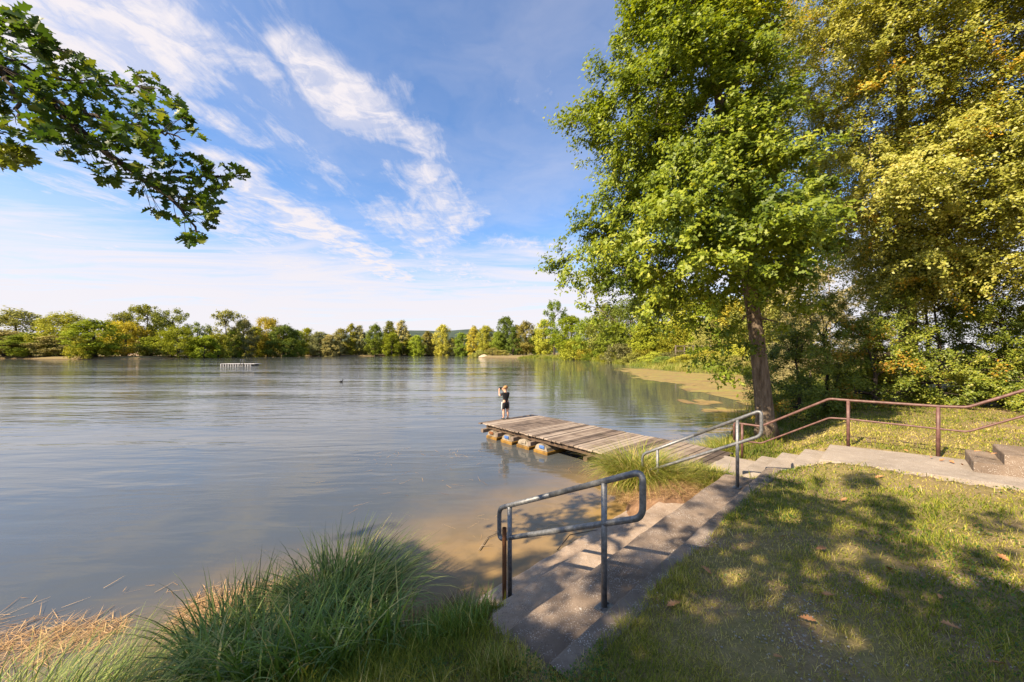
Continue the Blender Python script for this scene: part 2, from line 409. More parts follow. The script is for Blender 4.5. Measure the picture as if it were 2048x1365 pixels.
# ------------------------------------------------------------------ leaf scatter
T_RHOMB = (np.array([(0, 0, 0), (-.3, .42, .07), (0, 1, -.06), (.3, .42, .07)]), [np.array([[0, 3, 2, 1]])])
T_NARROW = (np.array([(0, 0, 0), (-.11, .45, .02), (0, 1, -.1), (.11, .45, .02)]), [np.array([[0, 3, 2, 1]])])
_o = [(0, 0, 0), (.2, .3, .05), (.1, .45, .02), (.3, .66, .06), (.13, .82, .0), (0, 1, -.05), (-.13, .82, .0), (-.3, .66, .06), (-.1, .45, .02), (-.2, .3, .05)]
T_OAK = (np.array(_o), [np.array([[0, 1, 2, 3, 4, 5, 6, 7, 8, 9]])])
_half = [(0, .015), (.12, .03), (.2, .15), (.27, .07), (.38, .23), (.46, .10), (.58, .29), (.67, .14), (.8, .24), (.87, .1), (1, .05)]
_v = [(0, y, 0) for y, x in _half]+[(x, y, .10*x/.2-.05*y) for y, x in _half]+[(-x, y, .10*x/.2-.05*y) for y, x in _half]
_q = [[i, i+11, i+12, i+1] for i in range(10)]+[[i, i+1, i+23, i+22] for i in range(10)]
T_LOBED = (np.array(_v), [np.array(_q)])
def unit(a): return a/(np.linalg.norm(a, axis=-1, keepdims=True)+1e-9)
def leaf_mesh(name, cen, size, nor, rnd, tmpl, axis=None):
    n = len(cen); tv, tf = tmpl; k = len(tv)
    if axis is None: axis = rng.normal(size=(n, 3))
    nor = unit(nor)
    axis = unit(axis-nor*np.sum(axis*nor, 1)[:, None])
    side = np.cross(axis, nor)
    s = np.asarray(size)[:, None, None]
    V = cen[:, None, :]+s*(tv[None, :, 0:1]*side[:, None, :]+(tv[None, :, 1:2]-.4)*axis[:, None, :]+tv[None, :, 2:3]*nor[:, None, :])
    fs = [(np.arange(n)[:, None, None]*k+f[None]).reshape(-1, f.shape[1]) for f in tf]
    return np_mesh(name, V.reshape(-1, 3), fs, np.repeat(rnd, k))
def cluster_leaves(cen, rad, per, flat=.62, center=None, size=(.08, .12), up=.9, shell=.5, spray=None):
    """leaf positions, normals, randoms for leaf clusters; every clump has its own tone"""
    n = len(cen); cnt = np.maximum(3, (per*(rad/rad.mean())**2).astype(int))
    idx = np.repeat(np.arange(n), cnt); tot = len(idx)
    d = unit(rng.normal(size=(tot, 3))); r = rng.random(tot)**shell
    off = d*(r*rad[idx])[:, None]; off[:, 2] *= flat
    # ragged clump: push along a few random lobes
    lob = unit(rng.normal(size=(n, 4, 3))); w = np.max(np.einsum('tk,tjk->tj', d, lob[idx]), 1)
    off *= (.55+.6*np.clip(w, 0, 1)**2)[:, None]
    if spray is not None:
        nt_, bias, jit, droop_ = spray
        td = unit(rng.normal(size=(n, nt_, 3))*np.array([1, 1, .6])); tl = rng.uniform(.45, 1.35, (n, nt_))
        if center is not None: td = unit(td+.55*unit(cen-center)[:, None, :])
        k = rng.integers(0, nt_, tot); sp_ = rng.random(tot)**bias
        L_ = (tl[idx, k]*rad[idx]); d = td[idx, k]
        off = d*(L_*sp_)[:, None]+rng.normal(size=(tot, 3))*(jit*(.5+.5*sp_))[:, None]
        off[:, 2] -= droop_*L_*sp_**2
    pos = cen[idx]+off
    nor = rng.normal(size=(tot, 3))*.68+np.array([0, 0, up*.55])+d*.4+SUN_DIR*.75
    if center is not None: nor += unit(pos-center)*.4
    tone = rng.normal(0, .11, n)
    rnd = np.clip(.46+tone[idx]+rng.normal(0, .17, tot), 0, .93)
    sz = rng.uniform(size[0], size[1], tot)
    return pos, nor, rnd, sz, idx
def skeleton(mb, axis_pts, axis_rad, cen, thin=.012, limb=.09, nmain=10, droop=.0, sides=6, skip=None):
    """trunk along axis_pts, main limbs to some clump centres, then a twig to each clump from the nearest limb"""
    axis_pts = np.asarray(axis_pts, float)
    tt = np.linspace(0, 1, 26)
    seg = np.linspace(0, 1, len(axis_pts))
    ax = np.stack([np.interp(tt, seg, axis_pts[:, i]) for i in range(3)], -1)
    for _ in range(2): ax[1:-1] = .25*ax[:-2]+.5*ax[1:-1]+.25*ax[2:]
    wob = np.stack([np.sin(tt*9+1), np.cos(tt*7)], -1)*axis_rad[0]*.25*tt[:, None]*(1-tt[:, None])*4
    ax[:, :2] += wob
    ar = np.interp(tt, np.linspace(0, 1, len(axis_rad)), axis_rad)
    nodes = [ax[6:]]; nrad = [ar[6:]]
    order = np.argsort(-np.linalg.norm(cen-ax[len(ax)//2], axis=1))
    cand = order[: max(nmain*3, 1)]
    mains = rng.choice(cand, min(nmain, len(cand)), replace=False)
    limbs = []
    def connect(c, r0, r1, n):
        P = np.vstack(nodes); R = np.concatenate(nrad)
        d = np.linalg.norm(P-c, axis=1)+np.where(P[:, 2] > c[2]-.1, (P[:, 2]-c[2]+.1)*1.3, 0)
        j = int(np.argmin(d)); a = P[j]
        mid = (a+c)/2+np.array([0, 0, np.linalg.norm(c-a)*(.10-droop)])+rng.normal(0, .05, 3)*np.linalg.norm(c-a)
        t = np.linspace(0, 1, n)[:, None]
        pts = (1-t)**2*a+2*t*(1-t)*mid+t*t*c
        pts[1:-1] += rng.normal(0, .018, (n-2, 3))*np.linalg.norm(c-a)
        rr = np.linspace(min(r0, R[j]*.8), r1, n)
        return pts, rr
    for i in mains:
        P = ax; c = cen[i]
        hgt = c[2]-.45*np.linalg.norm((c-ax[len(ax)//2])[:2])
        j = int(np.clip(np.argmin(np.abs(ax[:, 2]-hgt)), 6, len(ax)-3)); a = ax[j]
        mid = (a+c)/2+np.array([0, 0, np.linalg.norm(c-a)*(.12-droop)])
        t = np.linspace(0, 1, 9)[:, None]
        pts = (1-t)**2*a+2*t*(1-t)*mid+t*t*c
        pts[1:-1] += rng.normal(0, .02, (7, 3))*np.linalg.norm(c-a)
        rr = np.linspace(min(limb, ar[j]*.75), thin, 9)
        if skip is not None and skip(pts): continue
        limbs.append((pts, rr)); nodes.append(pts); nrad.append(rr)
    ms = set(int(i) for i in mains)
    near = np.argsort(np.linalg.norm(cen-ax[len(ax)//2], axis=1))
    for i in near:
        if int(i) in ms: continue
        pts, rr = connect(cen[i], limb*.45, thin*.6, 6)
        if skip is not None and skip(pts): continue
        limbs.append((pts, rr)); nodes.append(pts); nrad.append(rr)
    mb_t, mb_b = mb
    mb_t.tube(ax, ar, 14)
    for pts, rr in limbs:
        mb_b.tube(pts, rr, sides, cap=False)
    return ax

# ================================================================== concrete steps, stairs and path
def slab(name, u0, u1, v0, v1, z0, z1, mat, parent, worn=.012, du=.1, zslope=0.0, seed=0):
    """a cast step running along u: rounded top edges, slightly worn"""
    n = max(3, int((u1-u0)/du)); us = np.linspace(u0, u1, n)
    nv = max(3, int((v1-v0)/.09)); c = .018
    prof = [(v0, z0), (v0, z1-c), (v0+c*.3, z1-c*.3)]+[(v, z1) for v in np.linspace(v0+c, v1-c, nv)]+[(v1-c*.3, z1-c*.3), (v1, z1-c), (v1, z0)]
    P = []
    for i, u in enumerate(us):
        for (v, z) in prof:
            p = UV(u, v, z)
            k = mnoise.noise_vector(Vector((p[0]*2.6+seed, p[1]*2.6, z*3)))
            k2 = mnoise.noise_vector(Vector((p[0]*11, p[1]*11+seed, z*9)))
            p = p+(np.array(k)*worn+np.array(k2)*worn*.55)*(1 if z > z0 else 0)
            p[2] += zslope*(u-u0)
            P.append(p)
    k = len(prof); fs = []
    for i in range(n-1):
        for j in range(k-1):
            fs.append((i*k+j, (i+1)*k+j, (i+1)*k+j+1, i*k+j+1))
    fs.append(tuple(range(k))); fs.append(tuple((n-1)*k+j for j in range(k-1, -1, -1)))
    mb = MB(); mb.add(P, fs); o = mb.build(name, mat, parent, smooth=False)
    return o
def toloc(o, root):
    o.matrix_parent_inverse = Matrix.Translation(-root.location)
    return o
steps = thing('lakeside_steps', 'wide worn grey concrete steps running along the edge down into the lake', 'steps', UV(2, .5, 0))
for nm, a in (('step', (-.66, 4.5, .88, 1.50, -.5, .045)), ('step', (-.76, 4.53, .30, .97, -.5, .32)), ('step', (-1.05, 4.56, -.25, .38, -.5, .61)), ('kerb', (-.98, 4.60, -.43, -.235, -.5, .855))):
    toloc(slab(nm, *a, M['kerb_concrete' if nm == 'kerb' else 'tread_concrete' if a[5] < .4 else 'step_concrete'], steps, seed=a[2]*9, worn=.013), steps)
sst_ = thing('side_stairs', 'short flight of pale concrete stairs rising from the jetty landing beside the oak', 'stairs', UV(5.8, -.2, .4))
toloc(slab('landing', 5.12, 6.52, .25, .97, .1, .425, M['path_concrete'], sst_, worn=.006), sst_)
for k, (va, vb, z) in enumerate(((-.10, .25, .57), (-.47, -.10, .71), (-.84, -.47, .855))):
    toloc(slab('step', 5.10+.01*k, 6.5, va, vb, .1, z, M['path_concrete'], sst_, worn=.006, seed=k), sst_)
path = slab('path', 5.14, 6.52, -2.95, -.84, .6, 1.0, M['path_concrete'], None, worn=.006)
tag(path, kind='structure')
for v in path.data.vertices:
    uu, vv_ = toUV(v.co.x, v.co.y)
    if v.co.z > .9: v.co.z += .032*(-vv_-.84)
ust = thing('upper_stairs', 'weathered grey stone block stairs climbing at the far end of the path', 'stairs', UV(6.1, -2.8, 1.05))
for k in range(4):
    toloc(slab('step', 5.66+.02*k, 6.6, -2.78-.29*k, -2.48-.29*k+(.02 if k else 0), .8, 1.20+.145*k, M['step_concrete'], ust, worn=.01, seed=k*3), ust)

# ================================================================== railings
def fillet(pts, r=.07, n=6):
    pts = [np.asarray(p, float) for p in pts]; out = [pts[0]]
    for a, b_, c in zip(pts[:-2], pts[1:-1], pts[2:]):
        d1 = (a-b_); d2 = (c-b_); l1, l2 = np.linalg.norm(d1), np.linalg.norm(d2)
        rr = min(r, l1*.45, l2*.45); s = b_+d1/l1*rr; e = b_+d2/l2*rr
        for t in np.linspace(0, 1, n): out.append((1-t)**2*s+2*t*(1-t)*b_+t*t*e)
    out.append(pts[-1]); return np.array(out)
def grey_rail(label, U, L, zU, zL, topU, topL, lowU, lowL, tR, tL):
    U, L = np.array(U), np.array(L)
    r = thing('handrail', label, 'handrail', (U[0], U[1], zU), group='grey handrails on the lakeside steps')
    P = lambda t, a, b_: np.array([*(U+(L-U)*t), a+(b_-a)*t])
    loop = [P(.5, topU, topL), P(tR, topU, topL), P(tR, lowU, lowL), P(tL, lowU, lowL), P(tL, topU, topL), P(.5, topU, topL)]
    mb = MB(); mb.tube(fillet(loop, .085, 7), .0255, 12); toloc(mb.build('rail_loop', M['galvanised'], r, smooth=True), r)
    for Q, z0, zt, plate in ((U, zU, topU, 1), (L, zL, topL, 0)):
        mb = MB(); mb.tube([(Q[0], Q[1], z0-.02), (Q[0], Q[1], zt-.012)], .0255, 12); toloc(mb.build('post', M['galvanised'], r, smooth=True), r)
        mb = MB(); mb.obox((Q[0], Q[1], z0+.006), np.array([*DU, 0])*.075, np.array([*DV, 0])*.055, (0, 0, .006))
        for sx in (-1, 1): 
            c = np.array([Q[0], Q[1], 0])+np.array([*DU, 0])*.055*sx; mb.tube([(c[0], c[1], z0+.01), (c[0], c[1], z0+.024)], .012, 6)
        toloc(mb.build('base_plate', M['galvanised'], r, bevel=.002), r)
    return r
grey_rail('dark grey tubular handrail loop nearest the camera, with a rusty pipe beside its lower post', (.772, 3.10), (-.025, 4.06), .61, .045, 1.67, 1.07, 1.315, .715, -.285, 1.15)
grey_rail('pale grey tubular handrail loop in the sun between the steps and the jetty', (3.57, 5.86), (2.69, 6.84), .61, .045, 1.69, .965, 1.31, .61, -.247, 1.226)
mb = MB(); 
mb.tube([(-.082, 3.985, .03), (-.082, 3.985, .86)], .0235, 12, cap=False); mb.tube([(-.082, 3.985, .86), (-.082, 3.985, .05)], .019, 12, cap=False)
mb.add([(-.082+.0235*math.cos(a), 3.985+.0235*math.sin(a), .86) for a in np.arange(12)*math.pi/6]+[(-.082+.019*math.cos(a), 3.985+.019*math.sin(a), .86) for a in np.arange(12)*math.pi/6],
       [(i, (i+1) % 12, 12+(i+1) % 12, 12+i) for i in range(12)])
rp = mb.build('rusty_pipe', M['rust'], None, smooth=True); tag(rp, 'short rusty brown pipe stub standing open-topped on the lowest step', 'pipe')

Q1, Q2, Q3 = np.array([5.1, 8.2]), np.array([6.26, 6.89]), np.array([6.98, 6.06])
br = thing('stair_railing', 'reddish brown painted pipe railing with two bars along the side stairs and path', 'railing', (Q2[0], Q2[1], 1.0))
l12 = lambda t: Q1+(Q2-Q1)*t
l23 = lambda t: Q2+(Q3-Q2)*t
def dz(q, py): return np.array([q[0], q[1], H-(py-HY)/F*q[1]])
top = [dz(l12(-.09), 846), dz(l12(.206), 853), dz(l12(.846), 798), dz(Q2, 801), dz(Q3, 813), dz(l23(1.276), 815), dz(l23(1.754), 781)]
top.append(top[-1]+(top[-1]-top[-2])*2.6)
low = [dz(l12(-.09), 880), dz(l12(.206), 887), dz(l12(.846), 836), dz(Q2, 838.5), dz(Q3, 858), dz(l23(1.276), 864), dz(l23(1.754), 832)]
low.append(low[-1]+(low[-1]-low[-2])*2.6)
full = top[::-1]+low
mb = MB(); mb.tube(fillet(top[::-1]+[low[0]], .05, 5), .023, 10); toloc(mb.build('top_bar', M['brown_paint'], br, smooth=True), br)
mb = MB(); mb.tube(fillet(low, .05, 5), .0165, 10); toloc(mb.build('lower_bar', M['brown_paint'], br, smooth=True), br)
for Q, zb, zt in ((Q1, .40, dz(Q1, 848)[2]), (Q2, .95, dz(Q2, 802)[2]), (Q3, 1.0, dz(Q3, 814)[2]), (top[-1][:2]*.97+top[-2][:2]*.03, 1.3, top[-1][2]-.06)):
    mb = MB(); mb.tube([(Q[0], Q[1], zb), (Q[0], Q[1], zt)], .026, 10); toloc(mb.build('post', M['brown_paint'], br, smooth=True), br)

# ================================================================== jetty with its floats
A_ = np.array([-1.05, 12.16]); E = np.array([.645, -.764]); Wd = np.array([.755, .656]); DL, DWID, DZ = 6.75, 2.38, .45
def dk(s, w, z): p = A_+E*s+Wd*w; return np.array([p[0], p[1], z])
jet = thing('jetty', 'long weathered wooden plank jetty floating out into the lake', 'jetty', dk(3.4, 1.2, 0))
mb = MB(); s = 0.0; k = 0
E3, W3 = np.array([*E, 0]), np.array([*Wd, 0])
while s < DL:
    w = random.uniform(.128, .142); j0 = random.gauss(0, .012); j1 = random.gauss(0, .012)
    over = .10 if k == 0 else 0
    c = dk(s+w/2, (DWID+j0+j1)/2-j0-over/2, DZ-.018+random.gauss(0, .0025)-max(0, s-5.6)*.02)
    mb.obox(c, E3*w/2+np.array([0, 0, random.gauss(0, .0015)]), W3*(DWID/2+(j0+j1)/2+over/2), np.array([0, 0, .018]), random.random() if random.random() > .08 else 1.15)
    s += w+random.uniform(.009, .016); k += 1
toloc(mb.build('deck', M['deck_wood'], jet, bevel=.004), jet)
for wv in (.14, 1.19, 2.24):
    mb = MB(); mb.obox(dk(DL/2+.1, wv, DZ-.107), E3*(DL/2-.12), W3*.045, np.array([0, 0, .07])); toloc(mb.build('beam', M['beam_wood'], jet, bevel=.006), jet)
for sv in (.22, .98, 1.72, 2.45, 4.4):
    mb = MB(); mb.obox(dk(sv, DWID/2-.02, DZ-.235), E3*.06, W3*(DWID/2+.06), np.array([0, 0, .055])); toloc(mb.build('cross_beam', M['beam_wood' if sv > 4 else 'deck_wood'], jet, bevel=.006), jet)
for kf, sv in enumerate((.60, 1.34, 2.08, 2.80)):
    # hollow float: stained lower box, arched pale upper body with end recess
    mb = MB(); half = .255; prof = []
    for a in np.linspace(0, math.pi, 9): prof.append((half*.88*math.cos(a), .115+.15*math.sin(a)))
    prof = [(half*.95, .085)]+prof+[(-half*.95, .085)]
    n = len(prof)
    V = [dk(sv+a, .03, z) for a, z in prof]+[dk(sv+a, DWID-.06, z) for a, z in prof]
    mb.add(V, [(i, (i+1) % n, n+(i+1) % n, n+i) for i in range(n)]+[tuple(range(n-1, -1, -1)), tuple(range(n, 2*n))])
    fl = toloc(mb.build('float', M['white_plastic'], jet, bevel=.01), jet)
    mb = MB(); mb.obox(dk(sv, DWID/2-.015, -.06), E3*(half+.012), W3*(DWID/2-.02), np.array([0, 0, .145]))
    o = mb.build('float_base', M['stained_plastic'], fl, bevel=.02)
    mb = MB(); mb.obox(dk(sv-.01+.02*kf, .02, .19), E3*.10, W3*.022, np.array([0, 0, .045]))
    o = mb.build('end_cap', M[['rust', 'blue_plastic', 'white_plastic', 'blue_plastic'][kf]], fl, bevel=.02)

# swimming raft far out
ra = thing('swimming_raft', 'long white swimming raft with a ladder moored far out on the lake', 'raft', D(475, 731, 76)*np.array([1, 1, 0]))
rx0, rx1 = D(441, 0, 76)[0], D(500, 0, 76)[0]
mb = MB(); nb = 12; wseg = (rx1-rx0)/nb
mb.box((rx0, 76, .3), (rx1+.9, 78.2, .40)); toloc(mb.build('deck', M['raft_white'], ra, bevel=.02), ra)
for k in range(nb+1):
    mb = MB(); x = rx0+wseg*k; mb.box((x-.1, 76.06, -.15), (x+.1, 78.0, .298)); toloc(mb.build('float', M['raft_white'], ra, bevel=.03), ra)
mb = MB(); mb.box((rx0+.2, 76.5, -.1), (rx1+.5, 77.9, .29)); toloc(mb.build('dark_filler', M['window_dark'], ra), ra)  # added dark box that makes the shaded gaps between the floats read dark
xl = D(484, 0, 76)[0]
mb = MB()
for xx in (xl-.28, xl+.28): mb.tube(fillet([(xx, 76.0, -.2), (xx, 75.9, 1.25), (xx, 76.5, 1.25), (xx, 76.5, .6)], .15, 5), .045, 6)
for z in (.05, .3): mb.tube([(xl-.28, 75.98, z), (xl+.28, 75.98, z)], .03, 6)
toloc(mb.build('ladder', M['galvanised'], ra, smooth=True), ra)
# small dark bird on the water
bp_ = D(682, 766, 34); bd = thing('water_bird', 'tiny dark water bird swimming alone far out on the lake', 'bird', (bp_[0], 34, 0))
mb = MB(); mb.tube([(-.16, 0, .05), (-.1, 0, .07), (0, 0, .08), (.1, 0, .07), (.13, 0, .1), (.14, 0, .18), (.16, 0, .22), (.2, 0, .22), (.25, 0, .21)], [.01, .05, .075, .065, .04, .025, .032, .028, .006], 8)
mb.build('body', M['black_cloth'], bd, smooth=True)

# ================================================================== the child on the jetty
def skin_mesh(name, joints, bones, mat, parent, levels=2):
    keys = list(joints); me = bpy.data.meshes.new(name)
    me.from_pydata([joints[k][0] for k in keys], [(keys.index(a), keys.index(b_)) for a, b_ in bones], [])
    o = bpy.data.objects.new(name, me); C.objects.link(o)
    mod = o.modifiers.new('s', 'SKIN'); mod.use_smooth_shade = True
    if not me.skin_vertices: me.attributes  # layer is made with the modifier
    for i, k in enumerate(keys):
        r = joints[k][1]; me.skin_vertices[0].data[i].radius = r if isinstance(r, tuple) else (r, r)
        me.skin_vertices[0].data[i].use_root = (i == 0)
    sm = o.modifiers.new('b', 'SUBSURF'); sm.levels = levels; sm.render_levels = levels
    dg = bpy.context.evaluated_depsgraph_get(); dg.update()
    nm = bpy.data.meshes.new_from_object(o.evaluated_get(dg)); nm.name = name
    bpy.data.objects.remove(o)
    nm.materials.clear(); nm.materials.append(mat); nm.shade_smooth()
    return link(bpy.data.objects.new(name, nm), parent)
feet = G(1011, 839, DZ)
kid = thing('person', 'child in black t-shirt and black shorts with a white side stripe photographing the lake', 'person', (feet[0], feet[1], DZ), rz=math.radians(30))
# local frame: +y faces the lake, x to the right of the child; height 1.2 m
J = {'pelvis': ((0, 0, .60), (.085, .065)), 'waist': ((0, -.012, .71), (.08, .06)), 'chest': ((0, .0, .83), (.098, .07)), 'neck0': ((0, .0, .925), (.05, .045)), 'neck1': ((0, .012, .975), .038),
     'chin': ((0, .03, 1.01), (.06, .07)), 'brow': ((0, .02, 1.09), (.078, .09)), 'crown': ((0, .01, 1.15), (.055, .06))}
Bn = [('pelvis', 'waist'), ('waist', 'chest'), ('chest', 'neck0'), ('neck0', 'neck1'), ('neck1', 'chin'), ('chin', 'brow'), ('brow', 'crown')]
for sgn, n in ((-1, 'l'), (1, 'r')):
    fx = .10*sgn if sgn > 0 else -.085
    J.update({'hip'+n: ((.06*sgn, 0, .56), .068), 'knee'+n: ((.075*sgn, .012, .31), .045), 'calf'+n: ((.08*sgn, -.012, .22), .043), 'ankle'+n: ((fx*.9, -.01, .065), .027), 'toe'+n: ((fx, .1, .03), .026),
              'sh'+n: ((.115*sgn, 0, .885), .043), 'el'+n: ((.155*sgn, .14, .80), .033), 'wr'+n: ((.085*sgn-.03, .25, .975), .023), 'palm'+n: ((.066*sgn-.03, .275, 1.02), (.026, .016))})
    Bn += [('pelvis', 'hip'+n), ('hip'+n, 'knee'+n), ('knee'+n, 'calf'+n), ('calf'+n, 'ankle'+n), ('ankle'+n, 'toe'+n), ('chest', 'sh'+n), ('sh'+n, 'el'+n), ('el'+n, 'wr'+n), ('wr'+n, 'palm'+n)]
    # five fingers closing round the phone
    for q, (dx, dyy, dzz) in enumerate(((-.012, .02, .052), (-.018, .026, .04), (-.02, .028, .027), (-.018, .026, .014))):
        J['f%d%s' % (q, n)] = ((.066*sgn-.03+dx*sgn, .275+dyy, 1.02+dzz*.8), .008); Bn.append(('palm'+n, 'f%d%s' % (q, n)))
    J['th'+n] = ((.046*sgn-.03, .262, 1.045), .009); Bn.append(('palm'+n, 'th'+n))
J['nose'] = ((0, .125, 1.05), .012); Bn.append(('brow', 'nose'))
body = skin_mesh('body', J, Bn, M['skin'], kid)
S = {'hem0': ((0, 0, .565), (.098, .078)), 'hem': ((0, 0, .60), (.1, .08)), 'w': ((0, -.012, .70), (.092, .072)), 'c': ((0, 0, .83), (.112, .083)), 'n': ((0, 0, .915), (.062, .055)),
     'sl': ((-.112, 0, .885), .054), 'sr': ((.112, 0, .885), .054), 'el': ((-.142, .088, .83), .046), 'er': ((.142, .088, .83), .046)}
skin_mesh('t_shirt', S, [('hem0', 'hem'), ('hem', 'w'), ('w', 'c'), ('c', 'n'), ('c', 'sl'), ('c', 'sr'), ('sl', 'el'), ('sr', 'er')], M['black_cloth'], kid)
S = {'p': ((0, -.005, .66), (.092, .075)), 'b': ((0, 0, .54), (.1, .08)), 'hl': ((-.066, 0, .50), .078), 'hr': ((.066, 0, .50), .078), 'kl': ((-.074, .008, .34), .066), 'kr': ((.074, .008, .34), .066)}
sh = skin_mesh('shorts', S, [('p', 'b'), ('b', 'hl'), ('b', 'hr'), ('hl', 'kl'), ('hr', 'kr')], M['black_cloth'], kid)
for sgn in (-1, 1):
    mb = MB(); mb.tube([(sgn*.128, -.005, .60), (sgn*.143, -.003, .52), (sgn*.142, .0, .42), (sgn*.141, .008, .32)], [.02, .02, .019, .018], 8)
    mb.build('side_stripe', M['white_cloth'], sh, smooth=True)
Hh = {'a': ((0, -.025, 1.04), (.07, .065)), 'b': ((0, -.01, 1.10), (.09, .098)), 'c': ((0, .005, 1.165), (.062, .068))}
skin_mesh('hair', Hh, [('a', 'b'), ('b', 'c')], M['hair'], kid)
for sgn in (-1, 1):
    mb = MB(); fx = .10 if sgn > 0 else -.085
    mb.tube([(fx, -.06, .028), (fx, -.03, .035), (fx, .03, .033), (fx, .09, .026), (fx, .14, .022)], [.02, .034, .034, .032, .014], 10); mb.build('shoe', M['shoe'], kid, smooth=True)
    mb = MB(); mb.tube([(sgn*.082, .02, 1.05), (sgn*.092, .012, 1.066), (sgn*.088, .015, 1.085)], [.01, .017, .01], 8); mb.build('ear', M['skin'], kid, smooth=True)
    mb = MB(); mb.tube([(sgn*.03, .100, 1.068), (sgn*.03, .108, 1.068)], [.011, .006], 8); mb.build('eye', M['phone_black'], kid, smooth=True)
mb = MB(); mb.tube([(-.022, .103, 1.022), (0, .108, 1.02), (.022, .103, 1.022)], [.003, .006, .003], 6); mb.build('mouth', M['rust'], kid, smooth=True)
mb = MB(); mb.box((-.095, .285, 1.005), (.035, .296, 1.075)); ph = mb.build('phone', M['phone_black'], None, bevel=.004)
ph.location = kid.location; ph.rotation_euler = kid.rotation_euler
tag(ph, 'small black phone held up in front of the child on the jetty', 'phone')

# ================================================================== blades and grasses
def blade_mesh(name, root, length, width, az, th0, th1, rnd, segs=5, fold=0.0):
    n = len(root); d = np.stack([np.cos(az), np.sin(az), np.zeros(n)], -1); side = np.stack([-np.sin(az), np.cos(az), np.zeros(n)], -1)
    tw = rng.normal(0, .6, n); side = side*np.cos(tw)[:, None]+d*np.sin(tw)[:, None]
    P = root.copy(); L = []; 
    for k in range(segs+1):
        t = k/segs; w = width*(1-t**1.6)*(.65+.35*min(1, t*4))
        if k < segs:
            L.append(P-side*w[:, None]*.5); L.append(P+side*w[:, None]*.5)
        else:
            L.append(P.copy())
        th = th0+th1*((k+.5)/segs)**1.3; st_ = length/segs
        P = P+d*(np.sin(th)*st_)[:, None]+np.array([0, 0, 1])*(np.cos(th)*st_)[:, None]
    V = np.stack(L, 1); kk = V.shape[1]; base = np.arange(n)[:, None]*kk
    q = np.concatenate([base+np.array([2*s_, 2*s_+1, 2*s_+3, 2*s_+2]) for s_ in range(segs-1)]) if segs > 1 else np.zeros((0, 4), int)
    t3 = base+np.array([2*segs-2, 2*segs-1, 2*segs])
    return np_mesh(name, V.reshape(-1, 3), [q, t3] if segs > 1 else [t3], np.repeat(rnd, kk))
def grass_ok(x, y):
    u, v = toUV(x, y); sd = lake_sd(x, y)
    ok = sd > .12
    ok &= ~(((u > -.66) | ((u > -.95) & (v < .4))) & (u < 4.6) & (v > -.36))
    ok &= ~((u > 5.08) & (u < 6.56) & (v > -2.95) & (v < 1.0))
    ok &= ~((u > 5.6) & (u < 6.65) & (v <= -2.4) & (v > -3.7))
    return ok
def lawn(n, rmin, rmax, hmin, hmax, wmul, seed):
    r = np.exp(rng.uniform(math.log(rmin), math.log(rmax), n)); a = rng.uniform(math.radians(-42), math.radians(80), n)
    x, y = r*np.sin(a), r*np.cos(a)
    bare = vnoise(x, y, 1.05, 7)*.55+vnoise(x, y, 3.1, 8)*.3+vnoise(x, y, 9, 2)*.15
    for px, py, s_ in ((1600, 1285, .2), (1690, 1358, .28), (1600, 1220, .14), (1540, 1330, .15), (1660, 943, .4), (1700, 968, .35), (1990, 1000, .5), (1780, 1120, .25), (1900, 1170, .3), (1480, 1290, .15)):
        g = G(px, py, .92); bare = bare+.34*np.exp(-((x-g[0])**2+(y-g[1])**2)/s_**2)*(.5+vnoise(x, y, 6, 12))
    k = grass_ok(x, y) & ((bare < .64+.3*rng.random(n)-.08) | (rng.random(n) < .22))
    u, v = toUV(x, y)
    return x[k], y[k], r[k], bare[k], u[k], v[k]
x, y, r, bare, u, v = lawn(560000, 1.15, 19, 0, 0, 0, 0)
z = height(x, y); n = len(x)
edge = np.exp(-np.clip(-v-.33, 0, 3)/.16)*(u < 4.6)*(u > -.7)                       # longer green fringe along the kerb
lush = vnoise(x, y, .55, 21)*.6+vnoise(x, y, 2.3, 22)*.4
wild = sst(v, -.25, .5)*(1-.0*u)                                                      # taller grass towards the water
hgt = (.014+.022*rng.random(n)+.035*np.clip(lush-.45, 0, 1)+.055*edge*rng.random(n)+.10*wild*rng.random(n))*(1+.25*sst(r, 4, 12))
hgt *= np.where(rng.random(n) > .95, 2.2, 1)*np.where(vnoise(x, y, 5.5, 61) > .68, 1.7, 1)
dry = .47-.95*(lush-.5)+.6*(bare-.42)-.32*edge-.42*wild+rng.normal(0, .22, n)
blade = blade_mesh('lawn_grass', np.stack([x, y, z-.004], -1), hgt, (.0032+.0022*rng.random(n))*np.clip(r/3.0, .9, 4.2), rng.uniform(0, 6.28, n), rng.uniform(.1, .75, n), rng.uniform(.2, 1.1, n), np.clip(dry, 0, 1), 2)
go = obj('lawn_grass', blade, M['lawn_blade']); tag(go, 'short patchy green and dry grass covering the lawn above the steps', 'grass', kind='stuff')

